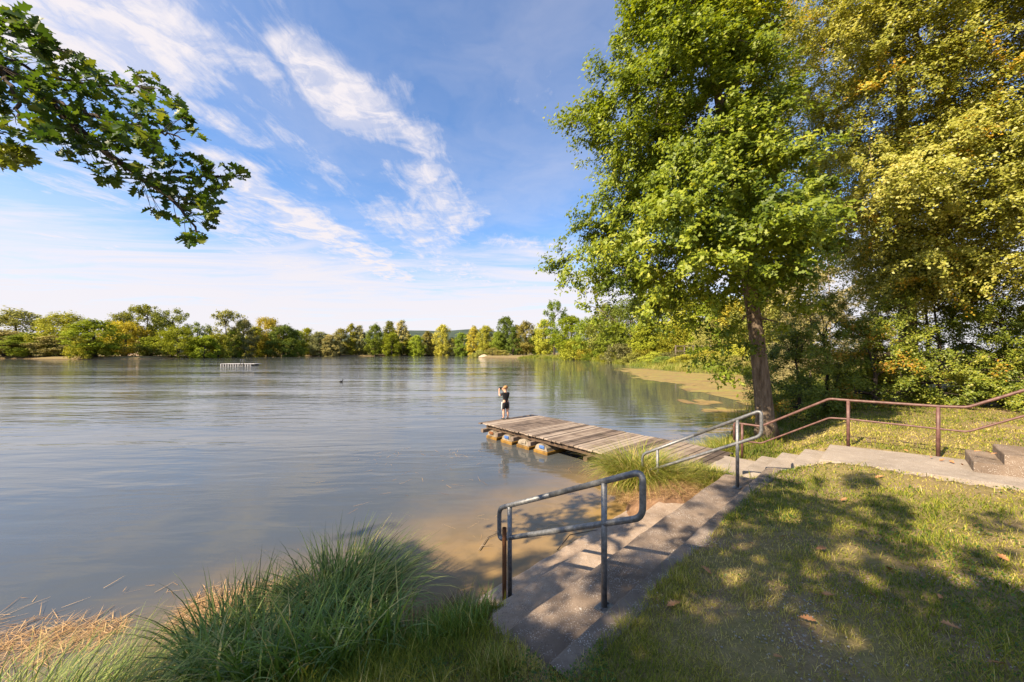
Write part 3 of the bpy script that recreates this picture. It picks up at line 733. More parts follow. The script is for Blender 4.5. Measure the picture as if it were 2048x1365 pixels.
x, y, r, bare, u, v = lawn(150000, 1.8, 9, 0, 0, 0, 0)
k = (vnoise(x, y, 1.7, 81)*.6+vnoise(x, y, 5, 82)*.4 > .56) & (rng.random(len(x)) < .5); x, y, r = x[k], y[k], r[k]; n = len(x)
cl_ = leaf_mesh('clover', np.stack([x, y, height(x, y)+rng.uniform(.008, .04, n)], -1), rng.uniform(.008, .017, n)*np.clip(r/3.5, 1, 2), rng.normal(size=(n, 3))*.45+np.array([0, 0, 1]), rng.random(n), (T_RHOMB[0]*np.array([1.7, 1, 1]), T_RHOMB[1]))
tag(obj('clover', cl_, M['weed_leaf']), 'patches of small round clover and weed leaves in the lawn', 'clover', kind='stuff')
def clump(name, label, cat, roots, L, wd, az, th0, th1, mat, group=None, rn=(.1, .9), segs=6, dead=.12):
    n = len(roots); rn_ = rng.uniform(rn[0], rn[1], n); rn_ = np.where(rng.random(n) < dead, rng.uniform(.92, 1, n), rn_)
    me = blade_mesh(name, roots, L, wd, az, th0, th1, rn_, segs)
    o = obj(name, me, mat); return tag(o, label, cat, group)
def disc(n, c, ru, rv, p=.5):
    a = rng.uniform(0, 6.28, n); q = rng.random(n)**p
    x = c[0]+q*(ru*np.cos(a)); y = c[1]+q*(rv*np.sin(a))
    return x, y, a
# big sedge tussock leaning over the water beside the steps
def sedge(name, label, c, ru, rv, n, Lr, wr, mat, lean=(0, 0), zoff=None, th=(.05, .5), bend=(.9, 2.2), grp='sedge tussocks at the water edge', rn=(.05, .9), out=1.0):
    x, y, a = disc(n, c, ru, rv, .6)
    zz = np.maximum(height(x, y), -.05) if zoff is None else np.full(n, zoff)
    dx, dy = (x-c[0])/ru*out+lean[0]+rng.normal(0, .45, n), (y-c[1])/rv*out+lean[1]+rng.normal(0, .45, n)
    az = np.arctan2(dy, dx)
    return clump(name, label, 'sedge', np.stack([x, y, zz-.02], -1), rng.uniform(*Lr, n), rng.uniform(*wr, n), az, rng.uniform(*th, n), rng.uniform(*bend, n), mat, grp, rn)
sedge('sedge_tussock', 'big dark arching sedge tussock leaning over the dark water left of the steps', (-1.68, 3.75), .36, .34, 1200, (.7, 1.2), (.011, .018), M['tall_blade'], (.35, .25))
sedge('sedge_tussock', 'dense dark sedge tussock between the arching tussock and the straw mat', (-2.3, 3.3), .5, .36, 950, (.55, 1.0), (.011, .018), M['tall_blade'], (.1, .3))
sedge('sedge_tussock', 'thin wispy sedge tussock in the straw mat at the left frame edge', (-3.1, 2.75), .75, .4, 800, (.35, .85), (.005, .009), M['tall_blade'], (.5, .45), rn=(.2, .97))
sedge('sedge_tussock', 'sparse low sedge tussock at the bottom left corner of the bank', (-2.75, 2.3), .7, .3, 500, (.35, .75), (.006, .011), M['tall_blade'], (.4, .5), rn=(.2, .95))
x, y, a = disc(900, (-1.62, 2.75), .82, .36, .6)
clump('reed_clump', 'broad bladed fresh green reed grass arching in front of the sedge tussocks', 'reed grass', np.stack([x, y, height(x, y)-.02], -1), rng.uniform(.4, .85, 900), rng.uniform(.013, .024, 900), rng.uniform(0, 6.28, 900), rng.uniform(.02, .35, 900), rng.uniform(.5, 2.1, 900), M['reed_blade'], None, (.0, .75), 8, .08)
x, y, a = disc(1100, (-.55, 2.72), .5, .3, .7)
clump('grass_tuft', 'lush bright green grass tuft at the near left end of the steps', 'grass tuft', np.stack([x, y, np.maximum(height(x, y), .12)-.02], -1), rng.uniform(.1, .3, 1100), rng.uniform(.005, .010, 1100), rng.uniform(0, 6.28, 1100), rng.uniform(.05, .6, 1100), rng.uniform(.3, 1.2, 1100), M['reed_blade'], 'grass tufts by the steps', (0, .8))
x, y, a = disc(420, (-.08, 2.2), .16, .1, .7); n = len(x)
clump('grass_tuft', 'small green grass tuft growing over the near end of the kerb', 'grass tuft', np.stack([x, y, height(x, y)-.02], -1), rng.uniform(.07, .2, n), rng.uniform(.003, .006, n), rng.uniform(0, 6.28, n), rng.uniform(.05, .6, n), rng.uniform(.3, 1.2, n), M['bright_blade'], 'grass tufts by the steps', (0, .8))
# sunny tussocks between the steps and the jetty
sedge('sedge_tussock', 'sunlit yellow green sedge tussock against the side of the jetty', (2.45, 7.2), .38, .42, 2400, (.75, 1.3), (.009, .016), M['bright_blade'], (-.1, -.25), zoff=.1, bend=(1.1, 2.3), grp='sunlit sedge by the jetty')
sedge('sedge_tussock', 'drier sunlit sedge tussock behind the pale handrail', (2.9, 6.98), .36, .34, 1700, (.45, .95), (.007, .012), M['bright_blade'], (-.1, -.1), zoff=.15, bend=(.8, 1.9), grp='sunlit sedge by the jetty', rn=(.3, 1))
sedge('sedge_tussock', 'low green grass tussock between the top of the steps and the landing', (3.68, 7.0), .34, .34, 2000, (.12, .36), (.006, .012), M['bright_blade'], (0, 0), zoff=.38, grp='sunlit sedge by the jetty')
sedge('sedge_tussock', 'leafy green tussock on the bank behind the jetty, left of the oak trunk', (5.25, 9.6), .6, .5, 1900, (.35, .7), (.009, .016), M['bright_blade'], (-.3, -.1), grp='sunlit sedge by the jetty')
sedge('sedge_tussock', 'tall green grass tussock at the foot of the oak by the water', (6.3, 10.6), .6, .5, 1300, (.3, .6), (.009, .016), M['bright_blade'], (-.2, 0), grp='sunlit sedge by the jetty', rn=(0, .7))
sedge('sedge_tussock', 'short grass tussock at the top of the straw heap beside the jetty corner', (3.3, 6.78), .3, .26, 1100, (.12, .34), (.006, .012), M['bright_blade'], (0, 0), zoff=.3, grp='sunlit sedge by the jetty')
# straw
def straw(name, label, cat, x, y, z, L, wd, kind='stuff', tilt=.15):
    n = len(x); az = rng.uniform(0, 6.28, n)
    me = blade_mesh(name, np.stack([x, y, z], -1), L, wd, az, math.pi/2-rng.uniform(-.02, tilt, n), rng.normal(0, .1, n), rng.random(n), 3)
    o = obj(name, me, M['straw']); return tag(o, label, cat, kind=kind)
x, y, a = disc(3600, UV(3.75, 1.05)[:2], .85, .45, .6); u, v = toUV(x, y)
zz = .10+.34*np.clip(1-((u-3.8)/1.1)**2-((v-1.0)/.75)**2, 0, 1)+.05*rng.random(len(x))
k = (v > .36) & (zz > .11)
straw('straw_heap', 'heap of dry brown washed up straw lying over the far end of the steps', 'straw', x[k], y[k], zz[k], rng.uniform(.08, .3, k.sum()), rng.uniform(.003, .006, k.sum()))
mb = MB(); NU, NV = 30, 18; P = []
for i in range(NU):
    for j in range(NV):
        uu = 2.75+2.0*i/(NU-1); vv_ = .372+1.2*j/(NV-1); e = np.clip(1-((uu-3.8)/1.05)**2-((vv_-1.0)/.7)**2, 0, 1)
        p = UV(uu, vv_, -.1+.52*math.sqrt(e)+.03*mnoise.noise(Vector((uu*6, vv_*6, 1)))); P.append(p)
mb.add(P, [(i*NV+j, (i+1)*NV+j, (i+1)*NV+j+1, i*NV+j+1) for i in range(NU-1) for j in range(NV-1)])
hp = mb.build('mud_mound', M['root'], None, smooth=True); tag(hp, 'low brown mound of dead plant matter under the straw heap', 'mound')
n = 3800; t = rng.random(n)**.75; sx = -6.2+3.9*t+rng.normal(0, .1, n); sy = 3.0+1.45*t**1.1+rng.normal(0, .30, n)*(1.25-.95*t)-.15*rng.random(n)
k = lake_sd(sx, sy) < .1; k &= vnoise(sx, sy, 2.2, 77) > .22
straw('floating_straw', 'mat of floating golden straw and dead stems along the near bank', 'straw', sx[k], sy[k], .004+.018*rng.random(k.sum()), rng.uniform(.06, .34, k.sum()), rng.uniform(.004, .008, k.sum()), tilt=.025)
n = 240; pts = []
for px, py, s_, c_ in ((1190, 945, .35, 60), (1230, 990, .3, 40), (905, 908, .25, 30), (790, 910, .5, 25), (1110, 1060, .25, 16), (960, 1050, .4, 14), (850, 960, 1.0, 40)):
    g = G(px, py); pts.append(np.stack([g[0]+rng.normal(0, s_, c_), g[1]+rng.normal(0, s_, c_)], -1))
pts = np.vstack(pts); k = (lake_sd(pts[:, 0], pts[:, 1]) < -.05); pts = pts[k]; n = len(pts)
straw('drifting_stems', 'scattered thin pale stems drifting on the brown water near the jetty', 'stems', pts[:, 0], pts[:, 1], np.full(n, .006), rng.uniform(.05, .4, n), rng.uniform(.004, .009, n), tilt=.01)
# twigs
for k, (pp, lab) in enumerate((([(1115, 1100), (1140, 1070), (1195, 1060)], 'thin dark curved twig lying on the lowest step behind the near handrail'), ([(958, 1100), (975, 1075), (1000, 1065)], 'bleached forked twig sticking out of the dark water near the rusty pipe'))):
    mb = MB(); mb.tube([G(px, py, .06 if k == 0 else .02) for px, py in pp], [.008, .007, .003], 6)
    if k: mb.tube([G(962, 1092, .02), G(985, 1090, .03)], [.005, .002], 5)
    tag(mb.build('twig', M['dark_bark' if k == 0 else 'pale_bark'], None, smooth=True), lab, 'twig', 'twigs at the lowest step')
# root and turf lump at the water edge
n = 1300; x, y, a = disc(n, (-.72, 3.12), .36, .2, .5)
me = blade_mesh('root_clump', np.stack([x, y, np.maximum(height(x, y), .1)+.14*rng.random(n)], -1), rng.uniform(.08, .25, n), rng.uniform(.006, .012, n), rng.uniform(0, 6.28, n), rng.uniform(.7, 1.6, n), rng.uniform(.2, 1.2, n), rng.random(n), 4)
tag(obj('root_clump', me, M['root']), 'tangled lump of bare brown roots at the water edge by the steps', 'roots')
# leafy weeds among the reeds
for k, (cx_, cy_, lab) in enumerate(((-1.0, 2.72, 'low broad leaved weed growing between the reed grass and the root lump'), (-1.72, 3.0, 'upright bright green weed poking out of the dark sedge'))):
    w = thing('weed', lab, 'weed', (cx_, cy_, float(height(cx_, cy_))), group='leafy weeds on the bank')
    n = 90 if k == 0 else 40; hh_ = .28 if k == 0 else .6
    c = np.stack([rng.normal(0, .13 if k == 0 else .04, n), rng.normal(0, .1 if k == 0 else .04, n), rng.uniform(.04, hh_, n)], -1)
    obj('leaves', leaf_mesh('leaves', c, rng.uniform(.04, .075, n), rng.normal(size=(n, 3))*.5+np.array([0, 0, 1]), rng.random(n), T_RHOMB), M['weed_leaf'], w)
    mb = MB(); 
    for q in range(6): mb.tube([(rng.normal(0, .03), rng.normal(0, .03), -.03), tuple(c[q*5]*np.array([1, 1, .6])), tuple(c[q*5])], [.004, .003, .002], 5)
    mb.build('stem', M['dark_bark'], w)
# fallen leaves, one object each
leafspots = [(1742, 1190), (1907, 1257), (1505, 1090), (1780, 1140), (2010, 1120), (1880, 1195), (1560, 1318), (1660, 1192), (1950, 1050), (1690, 1000), (1830, 1030), (1570, 1075), (1640, 1100), (1905, 990), (1760, 955), (1990, 975),
             (1830, 905), (1846, 910), (1862, 916), (1885, 921), (1905, 926), (1924, 930), (1810, 902), (1958, 904), (1975, 906), (1990, 909), (1990, 1330), (1410, 1140), (1350, 1210), (1610, 1240)]
words = ['on the shaded lawn', 'on the sunny lawn', 'along the far edge of the path', 'on the upper stairs']
lm = leaf_mesh('fallen_leaf', np.zeros((1, 3)), np.array([.085]), np.array([[.15, .1, 1.]]), np.array([.5]), T_LOBED, np.array([[1., 0, 0]]))
lm.materials.append(M['dead_leaf'])
for k, (px, py) in enumerate(leafspots):
    zz = .95
    for _ in range(4): g = G(px, py, zz); zz = float(height(g[0], g[1]))+.03
    if 1940 < px and py < 912: zz = 1.3
    elif py < 935 and px < 1940: zz = 1.06
    g = G(px, py, zz)
    o = link(bpy.data.objects.new('fallen_leaf', lm)); o.location = (g[0], g[1], zz+.012); o.rotation_euler = (random.uniform(-.5, .5), random.uniform(-.5, .5), random.uniform(0, 6.28)); s_ = random.uniform(.7, 1.25); o.scale = (s_,)*3
    w = 3 if (1940 < px and py < 912) else 2 if py < 935 else 1 if (py < 1000 or (px > 1900 and py < 1100)) else 0
    tag(o, 'curled dry brown oak leaf lying '+words[w], 'leaf', 'fallen leaves '+words[w])
# little white stones in the bare patches of the lawn
n = 900; sx, sy = [], []
for px, py, s_, c_ in ((1600, 1290, .2, 90), (1680, 1350, .22, 60), (1590, 1215, .12, 60), (1620, 1225, .08, 25), (1660, 945, .3, 60), (1700, 935, .2, 30), (1710, 965, .3, 50), (2000, 1000, .3, 40)):
    g = G(px, py, .92); sx.append(g[0]+rng.normal(0, s_, c_)); sy.append(g[1]+rng.normal(0, s_*.8, c_))
sx, sy = np.concatenate(sx), np.concatenate(sy); k = grass_ok(sx, sy); sx, sy = sx[k], sy[k]; sz = height(sx, sy)
ico = np.array([(0, 0, 1), (.9, 0, .3), (.2, .85, .25), (-.8, .5, .3), (-.7, -.6, .25), (.3, -.9, .3), (0, 0, -.5)]); icf = np.array([[0, 1, 2], [0, 2, 3], [0, 3, 4], [0, 4, 5], [0, 5, 1], [6, 2, 1], [6, 3, 2], [6, 4, 3], [6, 5, 4], [6, 1, 5]])
n = len(sx); sc = rng.uniform(.003, .0095, n); V = ico[None]*sc[:, None, None]*rng.uniform(.7, 1.3, (n, 7, 1))+np.stack([sx, sy, sz+.004], -1)[:, None]
gv = obj('gravel', np_mesh('gravel', V.reshape(-1, 3), [(np.arange(n)[:, None, None]*7+icf[None]).reshape(-1, 3)], rng.random(n*7)), M['stone']); tag(gv, 'little white stones showing in bare patches of the lawn', 'gravel', kind='stuff')

# ================================================================== trees
def tree(name, label, cat, base, axis, arad, cen, rad, per, leafmat_, bark, size, tmpl, nmain=10, limb=.1, group=None, center=None, up=.9, flat=.62, shell=.5, drop=None, orange=0.0, sides=6, droop=0.0, spray=None):
    base = np.asarray(base, float)
    root = thing(name, label, cat, base, group)
    tb = MB()
    skeleton((tb, tb), np.asarray(axis)-base, arad, cen-base, nmain=nmain, limb=limb, sides=sides, droop=droop)
    tb.build('trunk', bark, root, smooth=True)
    pos, nor, rnd, sz, idx = cluster_leaves(cen-base, rad, per, flat, None if center is None else np.asarray(center)-base, size, up, shell, spray)
    if orange:
        oc = rng.random(len(cen)) < orange; rnd = np.where(oc[idx] & (rng.random(len(idx)) < .6), rng.uniform(.94, 1, len(idx)), rnd)
    if drop is not None:
        k = ~drop(pos+base); pos, nor, rnd, sz = pos[k], nor[k], rnd[k], sz[k]
    obj('crown', leaf_mesh('crown', pos, sz, nor, rnd, tmpl), leafmat_, root)
    return root

def crown_sample(n, axisfn, rfn, z0, z1, rmin=.5, sep=.55, p=.42, zpow=1.0):
    """clump centres inside a crown: axisfn(z)->x,y ; rfn(z,theta)->radius; denser near the outside"""
    out = []; tries = 0
    while len(out) < n and tries < n*60:
        tries += 1
        z = z0+(z1-z0)*random.random()**zpow; th = random.uniform(-math.pi, math.pi)
        R = rfn(z, th)*(1+.28*mnoise.noise(Vector((math.cos(th)*1.6, math.sin(th)*1.6, z*.45))))
        r = R*max(random.random(), 1e-3)**p
        if R <= .05: continue
        ax, ay = axisfn(z)
        c = np.array([ax+r*math.cos(th), ay+r*math.sin(th), z])
        if out and min(np.sum((np.array(out[-60:])-c)**2, 1)) < sep*sep: continue
        out.append(c)
    return np.array(out)
interp = lambda xs, ys: (lambda z: float(np.interp(z, xs, ys)))

# --- the oak by the jetty
oa = np.array([(6.9, 10.0, .45), (6.42, 9.85, 3.9), (5.8, 9.6, 6.7), (5.2, 9.5, 9.6), (4.9, 9.5, 13.6)])
oax = lambda z: (np.interp(z, oa[:, 2], oa[:, 0]), np.interp(z, oa[:, 2], oa[:, 1]))
rl = interp([3.5, 4.2, 5.6, 7.0, 7.6, 8.9, 10, 12, 13.6, 15], [3.3, 4.5, 4.9, 3.9, 3.6, 4.3, 3.1, 2.7, 2.2, .6])
rr_ = interp([3.5, 4.2, 5.6, 7.0, 9, 12, 15], [.1, .5, .35, .3, .9, 1.5, .3])
def oak_r(z, th):
    w = .5-.5*math.cos(th)   # 1 to the left
    side = abs(math.sin(th))
    return (rl(z)*.92*w+rr_(z)*(1-w))*(1-.22*side)+.25*side
oc = crown_sample(290, oax, oak_r, 4.6, 14.6, sep=.5, p=.45)
# drooping low sprays left of the trunk
extra = np.array([D(px, py, Y) for px, py, Y in ((1470, 655, 9.3), (1440, 690, 9.1), (1410, 720, 9.0), (1450, 745, 9.2), (1480, 730, 9.4), (1430, 655, 9.0), (1500, 690, 9.5), (1560, 650, 9.4), (1590, 600, 9.3), (1600, 575, 9.2), (1580, 530, 9.2), (1610, 615, 9.1), (1390, 640, 9.0), (1340, 655, 8.9),
                                                (1290, 640, 9.0), (1240, 650, 9.2), (1200, 640, 9.3), (1170, 610, 9.5), (1520, 600, 9.2), (1540, 540, 9.1), (1590, 480, 9.2), (1560, 440, 9.2))])
low_ = crown_sample(520, oax, lambda z, th: oak_r(z, th)*(1 if abs(th) > 1.5 else 0), 4.3, 9.4, sep=.5, p=.34)
low_ = low_[:150]
oc = np.vstack([oc, low_, extra]); orad = np.concatenate([rng.uniform(.5, .95, len(oc)-len(extra)), rng.uniform(.28, .5, len(extra))])
oak = tree('oak_tree', 'tall leafy green oak with a thick leaning trunk standing right beside the jetty', 'tree', oa[0], oa, [.225, .165, .135, .095, .03], oc, orad, 400, M['oak_leaf'], M['bark'], (.075, .14), T_OAK, nmain=20, limb=.11, center=(6, 9.7, 7), flat=.6, spray=(7, .55, .085, .12))
for ch in oak.children:
    if ch.name.startswith('trunk'):
        for vtx in ch.data.vertices:      # root flare
            f = max(0, .7-vtx.co.z) if vtx.co.z < .7 and math.hypot(vtx.co.x, vtx.co.y) < .5 else 0; rad_ = math.hypot(vtx.co.x, vtx.co.y)
            if f > 0 and rad_ > .01:
                k = 1+f*f*(.75+.35*math.sin(5*math.atan2(vtx.co.y, vtx.co.x))); vtx.co.x *= k; vtx.co.y *= k

# --- the big oak behind the camera that shades the near lawn, with one low bough in front
sun_xy = SUN_AZ/math.tan(SUN_EL)
def inpoly(px, py, poly):
    ins = False; n = len(poly)
    for i in range(n):
        x0, y0 = poly[i]; x1, y1 = poly[(i+1) % n]
        if (y0 > py) != (y1 > py) and px < (x1-x0)*(py-y0)/(y1-y0)+x0: ins = not ins
    return ins
SHADE = [[(300, 1500), (420, 1250), (560, 1110), (690, 1045), (800, 1040), (870, 1130), (960, 1100), (1090, 1085), (1180, 1062), (1270, 1075), (1330, 1060), (1390, 1025), (1470, 975), (1520, 945), (1590, 962), (1640, 1000), (1700, 1012), (1760, 990), (1820, 1020), (1835, 1060), (1800, 1085), (1880, 1112), (1850, 1150), (1960, 1160), (2100, 1230), (2300, 1500)],
         [(1690, 955), (1760, 958), (1765, 985), (1700, 990)], [(1930, 1045), (2048, 1030), (2048, 1085), (1960, 1085)], [(1890, 1110), (2048, 1110), (2048, 1160), (1930, 1150)], [(1380, 960), (1440, 925), (1500, 935), (1450, 985)], [(1640, 955), (1600, 930), (1650, 985)]]
FLECK = [(1470, 1160, 30), (1428, 1232, 20), (1700, 1112, 24), (1560, 1180, 18), (1640, 1160, 15), (1580, 1035, 26), (1700, 1060, 22), (1210, 1150, 40), (1285, 1128, 16), (1300, 1085, 34), (1230, 1235, 26), (1390, 1068, 28), (1240, 1085, 20), (1440, 1010, 18), (1880, 1240, 20), (1760, 1180, 22), (1340, 1090, 14), (1520, 1120, 16), (920, 1130, 24), (990, 1145, 18), (700, 1120, 30), (620, 1180, 20), (760, 1300, 22), (830, 1330, 16), (1100, 1210, 10), (1930, 1180, 24), (1810, 1290, 12), (1445, 1105, 14), (1660, 1240, 12)]
def project(p):
    """where a leaf's shadow lands, as a photo pixel"""
    g = .75
    for _ in range(2):
        t = p[2]-g; q = p[:2]-sun_xy*t
        g = .88 if toUV(*q)[1] < -.25 else .35 if toUV(*q)[1] < 1.4 else 0.0
    if q[1] < .5: return None
    return CX+F*q[0]/q[1], HY+F*(H-g)/q[1]
def in_view(p, m=1.06):
    return p[1] > .15 and abs(p[0])/p[1] < CX/F*m and (p[2]-H)/p[1] < HY/F*m
def shaded(px, py):
    if not any(inpoly(px, py, s) for s in SHADE): return False
    for fx, fy, fr in FLECK:
        e = fr*(1+.0)
        if ((px-fx)/e)**2+((py-fy)/(e*.62))**2 < 1: return False
    return True
cl = []; tries = 0
while len(cl) < 520 and tries < 60000:
    tries += 1
    px, py = random.uniform(300, 2250), 1500-560*random.random()**.75
    if random.random() > min(1.0, (260.0/(py-HY))**1.0*1.1): continue
    if not shaded(px, py): continue
    g = G(px, py, .85 if px > 1150 else .2)
    zz = random.uniform(5.2, 10.5); p = np.array([*(g[:2]+sun_xy*(zz-g[2])), zz])
    if in_view(p, 1.15) or math.hypot(p[0]+4.6, p[1]+2.8) > 8.5: continue
    cl.append(p)
cl = np.array(cl)
more = crown_sample(110, lambda z: (-4.9, -3.4), lambda z, th: 4.4*math.sqrt(max(0, 1-((z-7.8)/3.4)**2)), 4.6, 11.0, sep=.8)
def blocks(p):
    """shadow of this leaf would fall on a spot the photograph shows in the sun"""
    q = project(p)
    return in_view(p) or (q is not None and -60 < q[0] < 2110 and HY < q[1] < 1440 and not shaded(*q))
cb = np.vstack([cl, np.array([c for c in more if not in_view(c, 1.2)])])
BO = np.array([-4.9, -3.4, float(height(-4.9, -3.4))])
root = thing('oak_tree', 'near oak whose dark lobed boughs hang into the top left corner of the view', 'tree', BO)
tb, bb = MB(), MB()
bax = np.array([(-4.9, -3.4, BO[2]-.1), (-4.85, -3.3, 3.2), (-4.9, -3.2, 6.5), (-5.0, -3.4, 8.6), (-5.1, -3.6, 10.2)])-BO
skeleton((tb, tb), bax, [.36, .3, .22, .12, .03], cb-BO, nmain=14, limb=.075, sides=5, skip=lambda P: np.mean([blocks(q+BO) for q in P[2:]]) > .34)
pos, nor, rnd, sz, idx = cluster_leaves(cb, rng.uniform(.26, .42, len(cb)), 28, .75, None, (.10, .15), .8, .6)
keep = np.array([not blocks(p) for p in pos]); pos, nor, rnd, sz = pos[keep], nor[keep], rnd[keep], sz[keep]
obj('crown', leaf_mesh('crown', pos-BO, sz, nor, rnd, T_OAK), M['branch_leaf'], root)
# the low bough in view
BP = [(0, 20), (40, 5), (75, 30), (110, 85), (150, 95), (185, 140), (215, 138), (290, 138), (335, 172), (385, 215), (372, 245), (412, 275), (395, 292), (345, 302), (395, 312), (430, 330), (510, 338), (505, 382), (440, 385), (425, 440), (412, 492), (360, 485), (350, 440), (298, 424), (288, 392), (215, 378), (190, 345), (140, 322), (112, 305), (80, 282), (40, 268), (-260, 290), (-260, 20)]
limbs = [[(-420, -120, 2.3), (-200, 20, 2.5), (0, 130, 2.7), (90, 195, 2.75), (170, 270, 2.8), (240, 325, 2.8), (290, 362, 2.75), (345, 398, 2.7), (385, 440, 2.65), (400, 478, 2.6)],
         [(-120, 75, 2.6), (20, 120, 3.0), (90, 150, 3.15), (160, 167, 3.2), (240, 172, 3.25), (310, 178, 3.2)],
         [(90, 195, 2.75), (200, 235, 2.6), (290, 255, 2.55), (370, 280, 2.5)], [(290, 362, 2.75), (370, 355, 2.8), (430, 352, 2.85), (495, 352, 2.9)],
         [(0, 130, 2.7), (30, 190, 2.5), (40, 240, 2.45), (75, 275, 2.4)], [(-200, 20, 2.5), (-40, 50, 2.45), (30, 40, 2.4), (75, 80, 2.4), (130, 105, 2.45)], [(-200, 200, 2.6), (-60, 260, 2.7), (10, 300, 2.8), (50, 305, 2.8)]]
lm_ = []
lb = MB()
for k, L in enumerate(limbs):
    P = np.array([D(*q) for q in L]); t = np.linspace(0, 1, 30); sg = np.linspace(0, 1, len(P))
    P = np.stack([np.interp(t, sg, P[:, i]) for i in range(3)], -1)
    for _ in range(3): P[1:-1] = .25*P[:-2]+.5*P[1:-1]+.25*P[2:]
    P[1:-1] += rng.normal(0, .006, (28, 3)); lm_.append(P)
    if k == 0: P = np.vstack([np.array([(-4.88, -3.2, 5.2), (-4.6, -2.0, 5.6), (-4.35, -.6, 5.75), (-4.1, .9, 5.7)]), P])
    lb.tube(P-BO, np.linspace(.016 if k else .05, .004, len(P)), 7)
allL = np.vstack(lm_); tips = []; tries = 0
while len(tips) < 330 and tries < 40000:
    tries += 1
    if random.random() < .06: px, py = random.uniform(-10, 55), random.uniform(298, 322)
    else:
        px, py = random.uniform(-230, 515), random.uniform(0, 490)
        if not inpoly(px, py, BP): continue
    c0 = D(px, py, 2.7); j = int(np.argmin([np.hypot(px-(CX+F*q[0]/q[1]), py-(HY-F*(q[2]-H)/q[1])) for q in allL]))
    Yd = allL[j][1]+random.gauss(0, .12); c = D(px, py, Yd)
    if tips and min(np.linalg.norm(np.array(tips)-c, axis=1)) < .046: continue
    tips.append(c); a = allL[max((j//30)*30, j-3)]
    mid = (a+c)/2+rng.normal(0, .02, 3)+np.array([0, 0, .015]); t = np.linspace(0, 1, 6)[:, None]
    lb.tube(((1-t)**2*a+2*t*(1-t)*mid+t*t*c)-BO, np.linspace(.0024, .0014, 6), 5)
lp, ld, ln, lr, ls = [], [], [], [], []
for c in tips:
    j = int(np.argmin(np.linalg.norm(allL-c, axis=1))); out_ = unit(c-allL[j]+np.array([.03, -.0, -.015]))
    for q in range(random.randint(6, 9)):
        d = unit(out_*.7+rng.normal(0, .75, 3)); s_ = random.uniform(.075, .125); p = c+d*s_*.45
        px, py = CX+F*p[0]/p[1], HY-F*(p[2]-H)/p[1]
        if px > -5 and not (inpoly(px, py, BP) or (px < 60 and 285 < py < 332)): continue
        lp.append(p); ld.append(d); ln.append(rng.normal(0, .55, 3)+np.array([0, -.25, .8])); lr.append(np.clip(random.gauss(.45, .22), 0, .95) if py < 294 or px > 70 else .9); ls.append(s_)  # sunlit look of the low left spray is put into its leaf tone
lb.build('bough', M['dark_bark'], root, smooth=True)
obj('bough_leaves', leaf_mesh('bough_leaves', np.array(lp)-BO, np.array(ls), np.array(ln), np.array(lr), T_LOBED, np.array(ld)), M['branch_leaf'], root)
tb.build('trunk', M['bark'], root, smooth=True)

# --- the big trees on the right
def rad_tab(zs, rs): return interp(zs, rs)
hA = np.array([(14.6, 13.6, 1.1), (14.2, 13.3, 4.5), (13.4, 12.7, 8.5), (12.8, 12.2, 12.5), (12.4, 11.8, 17.5)])
f1l = rad_tab([4.0, 6.0, 7.2, 9, 11, 14.5, 17.8], [.1, .7, 1.9, 3.7, 5.0, 5.0, .6]); f1f = rad_tab([3.0, 6, 9, 13, 17.8], [2.5, 3.6, 4.8, 4.4, .8])
def r1(z, th):
    w = .5-.5*math.cos(th); return f1l(z)*w+f1f(z)*(1-w)
c1 = crown_sample(560, lambda z: (np.interp(z, hA[:, 2], hA[:, 0]), np.interp(z, hA[:, 2], hA[:, 1])), r1, 5.0, 17.4, sep=.5, p=.42)
c1 = np.vstack([c1, np.stack([rng.uniform(9.4, 11.8, 60), rng.uniform(9.4, 10.8, 60), rng.uniform(6.8, 13.2, 60)], -1), crown_sample(170, lambda z: (np.interp(z, hA[:, 2], hA[:, 0]), np.interp(z, hA[:, 2], hA[:, 1])), lambda z, th: r1(z, th)*(1 if -3.0 < th < -1.0 else 0), 5.5, 16.5, sep=.5, p=.4)])
tree('hornbeam_tree', 'large airy tree with small pale yellow green leaves spreading over the railing at right', 'tree', hA[0], hA, [.27, .23, .17, .11, .03], c1, rng.uniform(.8, 1.5, len(c1)), 560, M['hornbeam_leaf'], M['pale_bark'], (.06, .1), T_RHOMB, nmain=24, limb=.12, center=(12.5, 12, 8), orange=.055, flat=.6, spray=(8, .8, .07, .28))
hB = np.array([(16.2, 10.0, 1.3), (16.0, 9.9, 5), (15.6, 9.8, 9), (15.3, 9.8, 14.5)])
f2 = rad_tab([2.6, 4, 7, 10, 13, 15], [3.1, 3.9, 4.2, 3.8, 2.4, .5])
c2 = crown_sample(330, lambda z: (np.interp(z, hB[:, 2], hB[:, 0]), np.interp(z, hB[:, 2], hB[:, 1])), lambda z, th: f2(z), 4.8, 14.6, sep=.5, p=.38)
tree('hornbeam_tree', 'darker dense tree filling the right frame edge above the upper stairs', 'tree', hB[0], hB, [.28, .24, .17, .04], c2, rng.uniform(.8, 1.4, len(c2)), 540, M['hornbeam_leaf'], M['pale_bark'], (.06, .1), T_RHOMB, nmain=16, limb=.1, center=(15.5, 9.8, 7), orange=.03, flat=.6, spray=(8, .8, .07, .28))

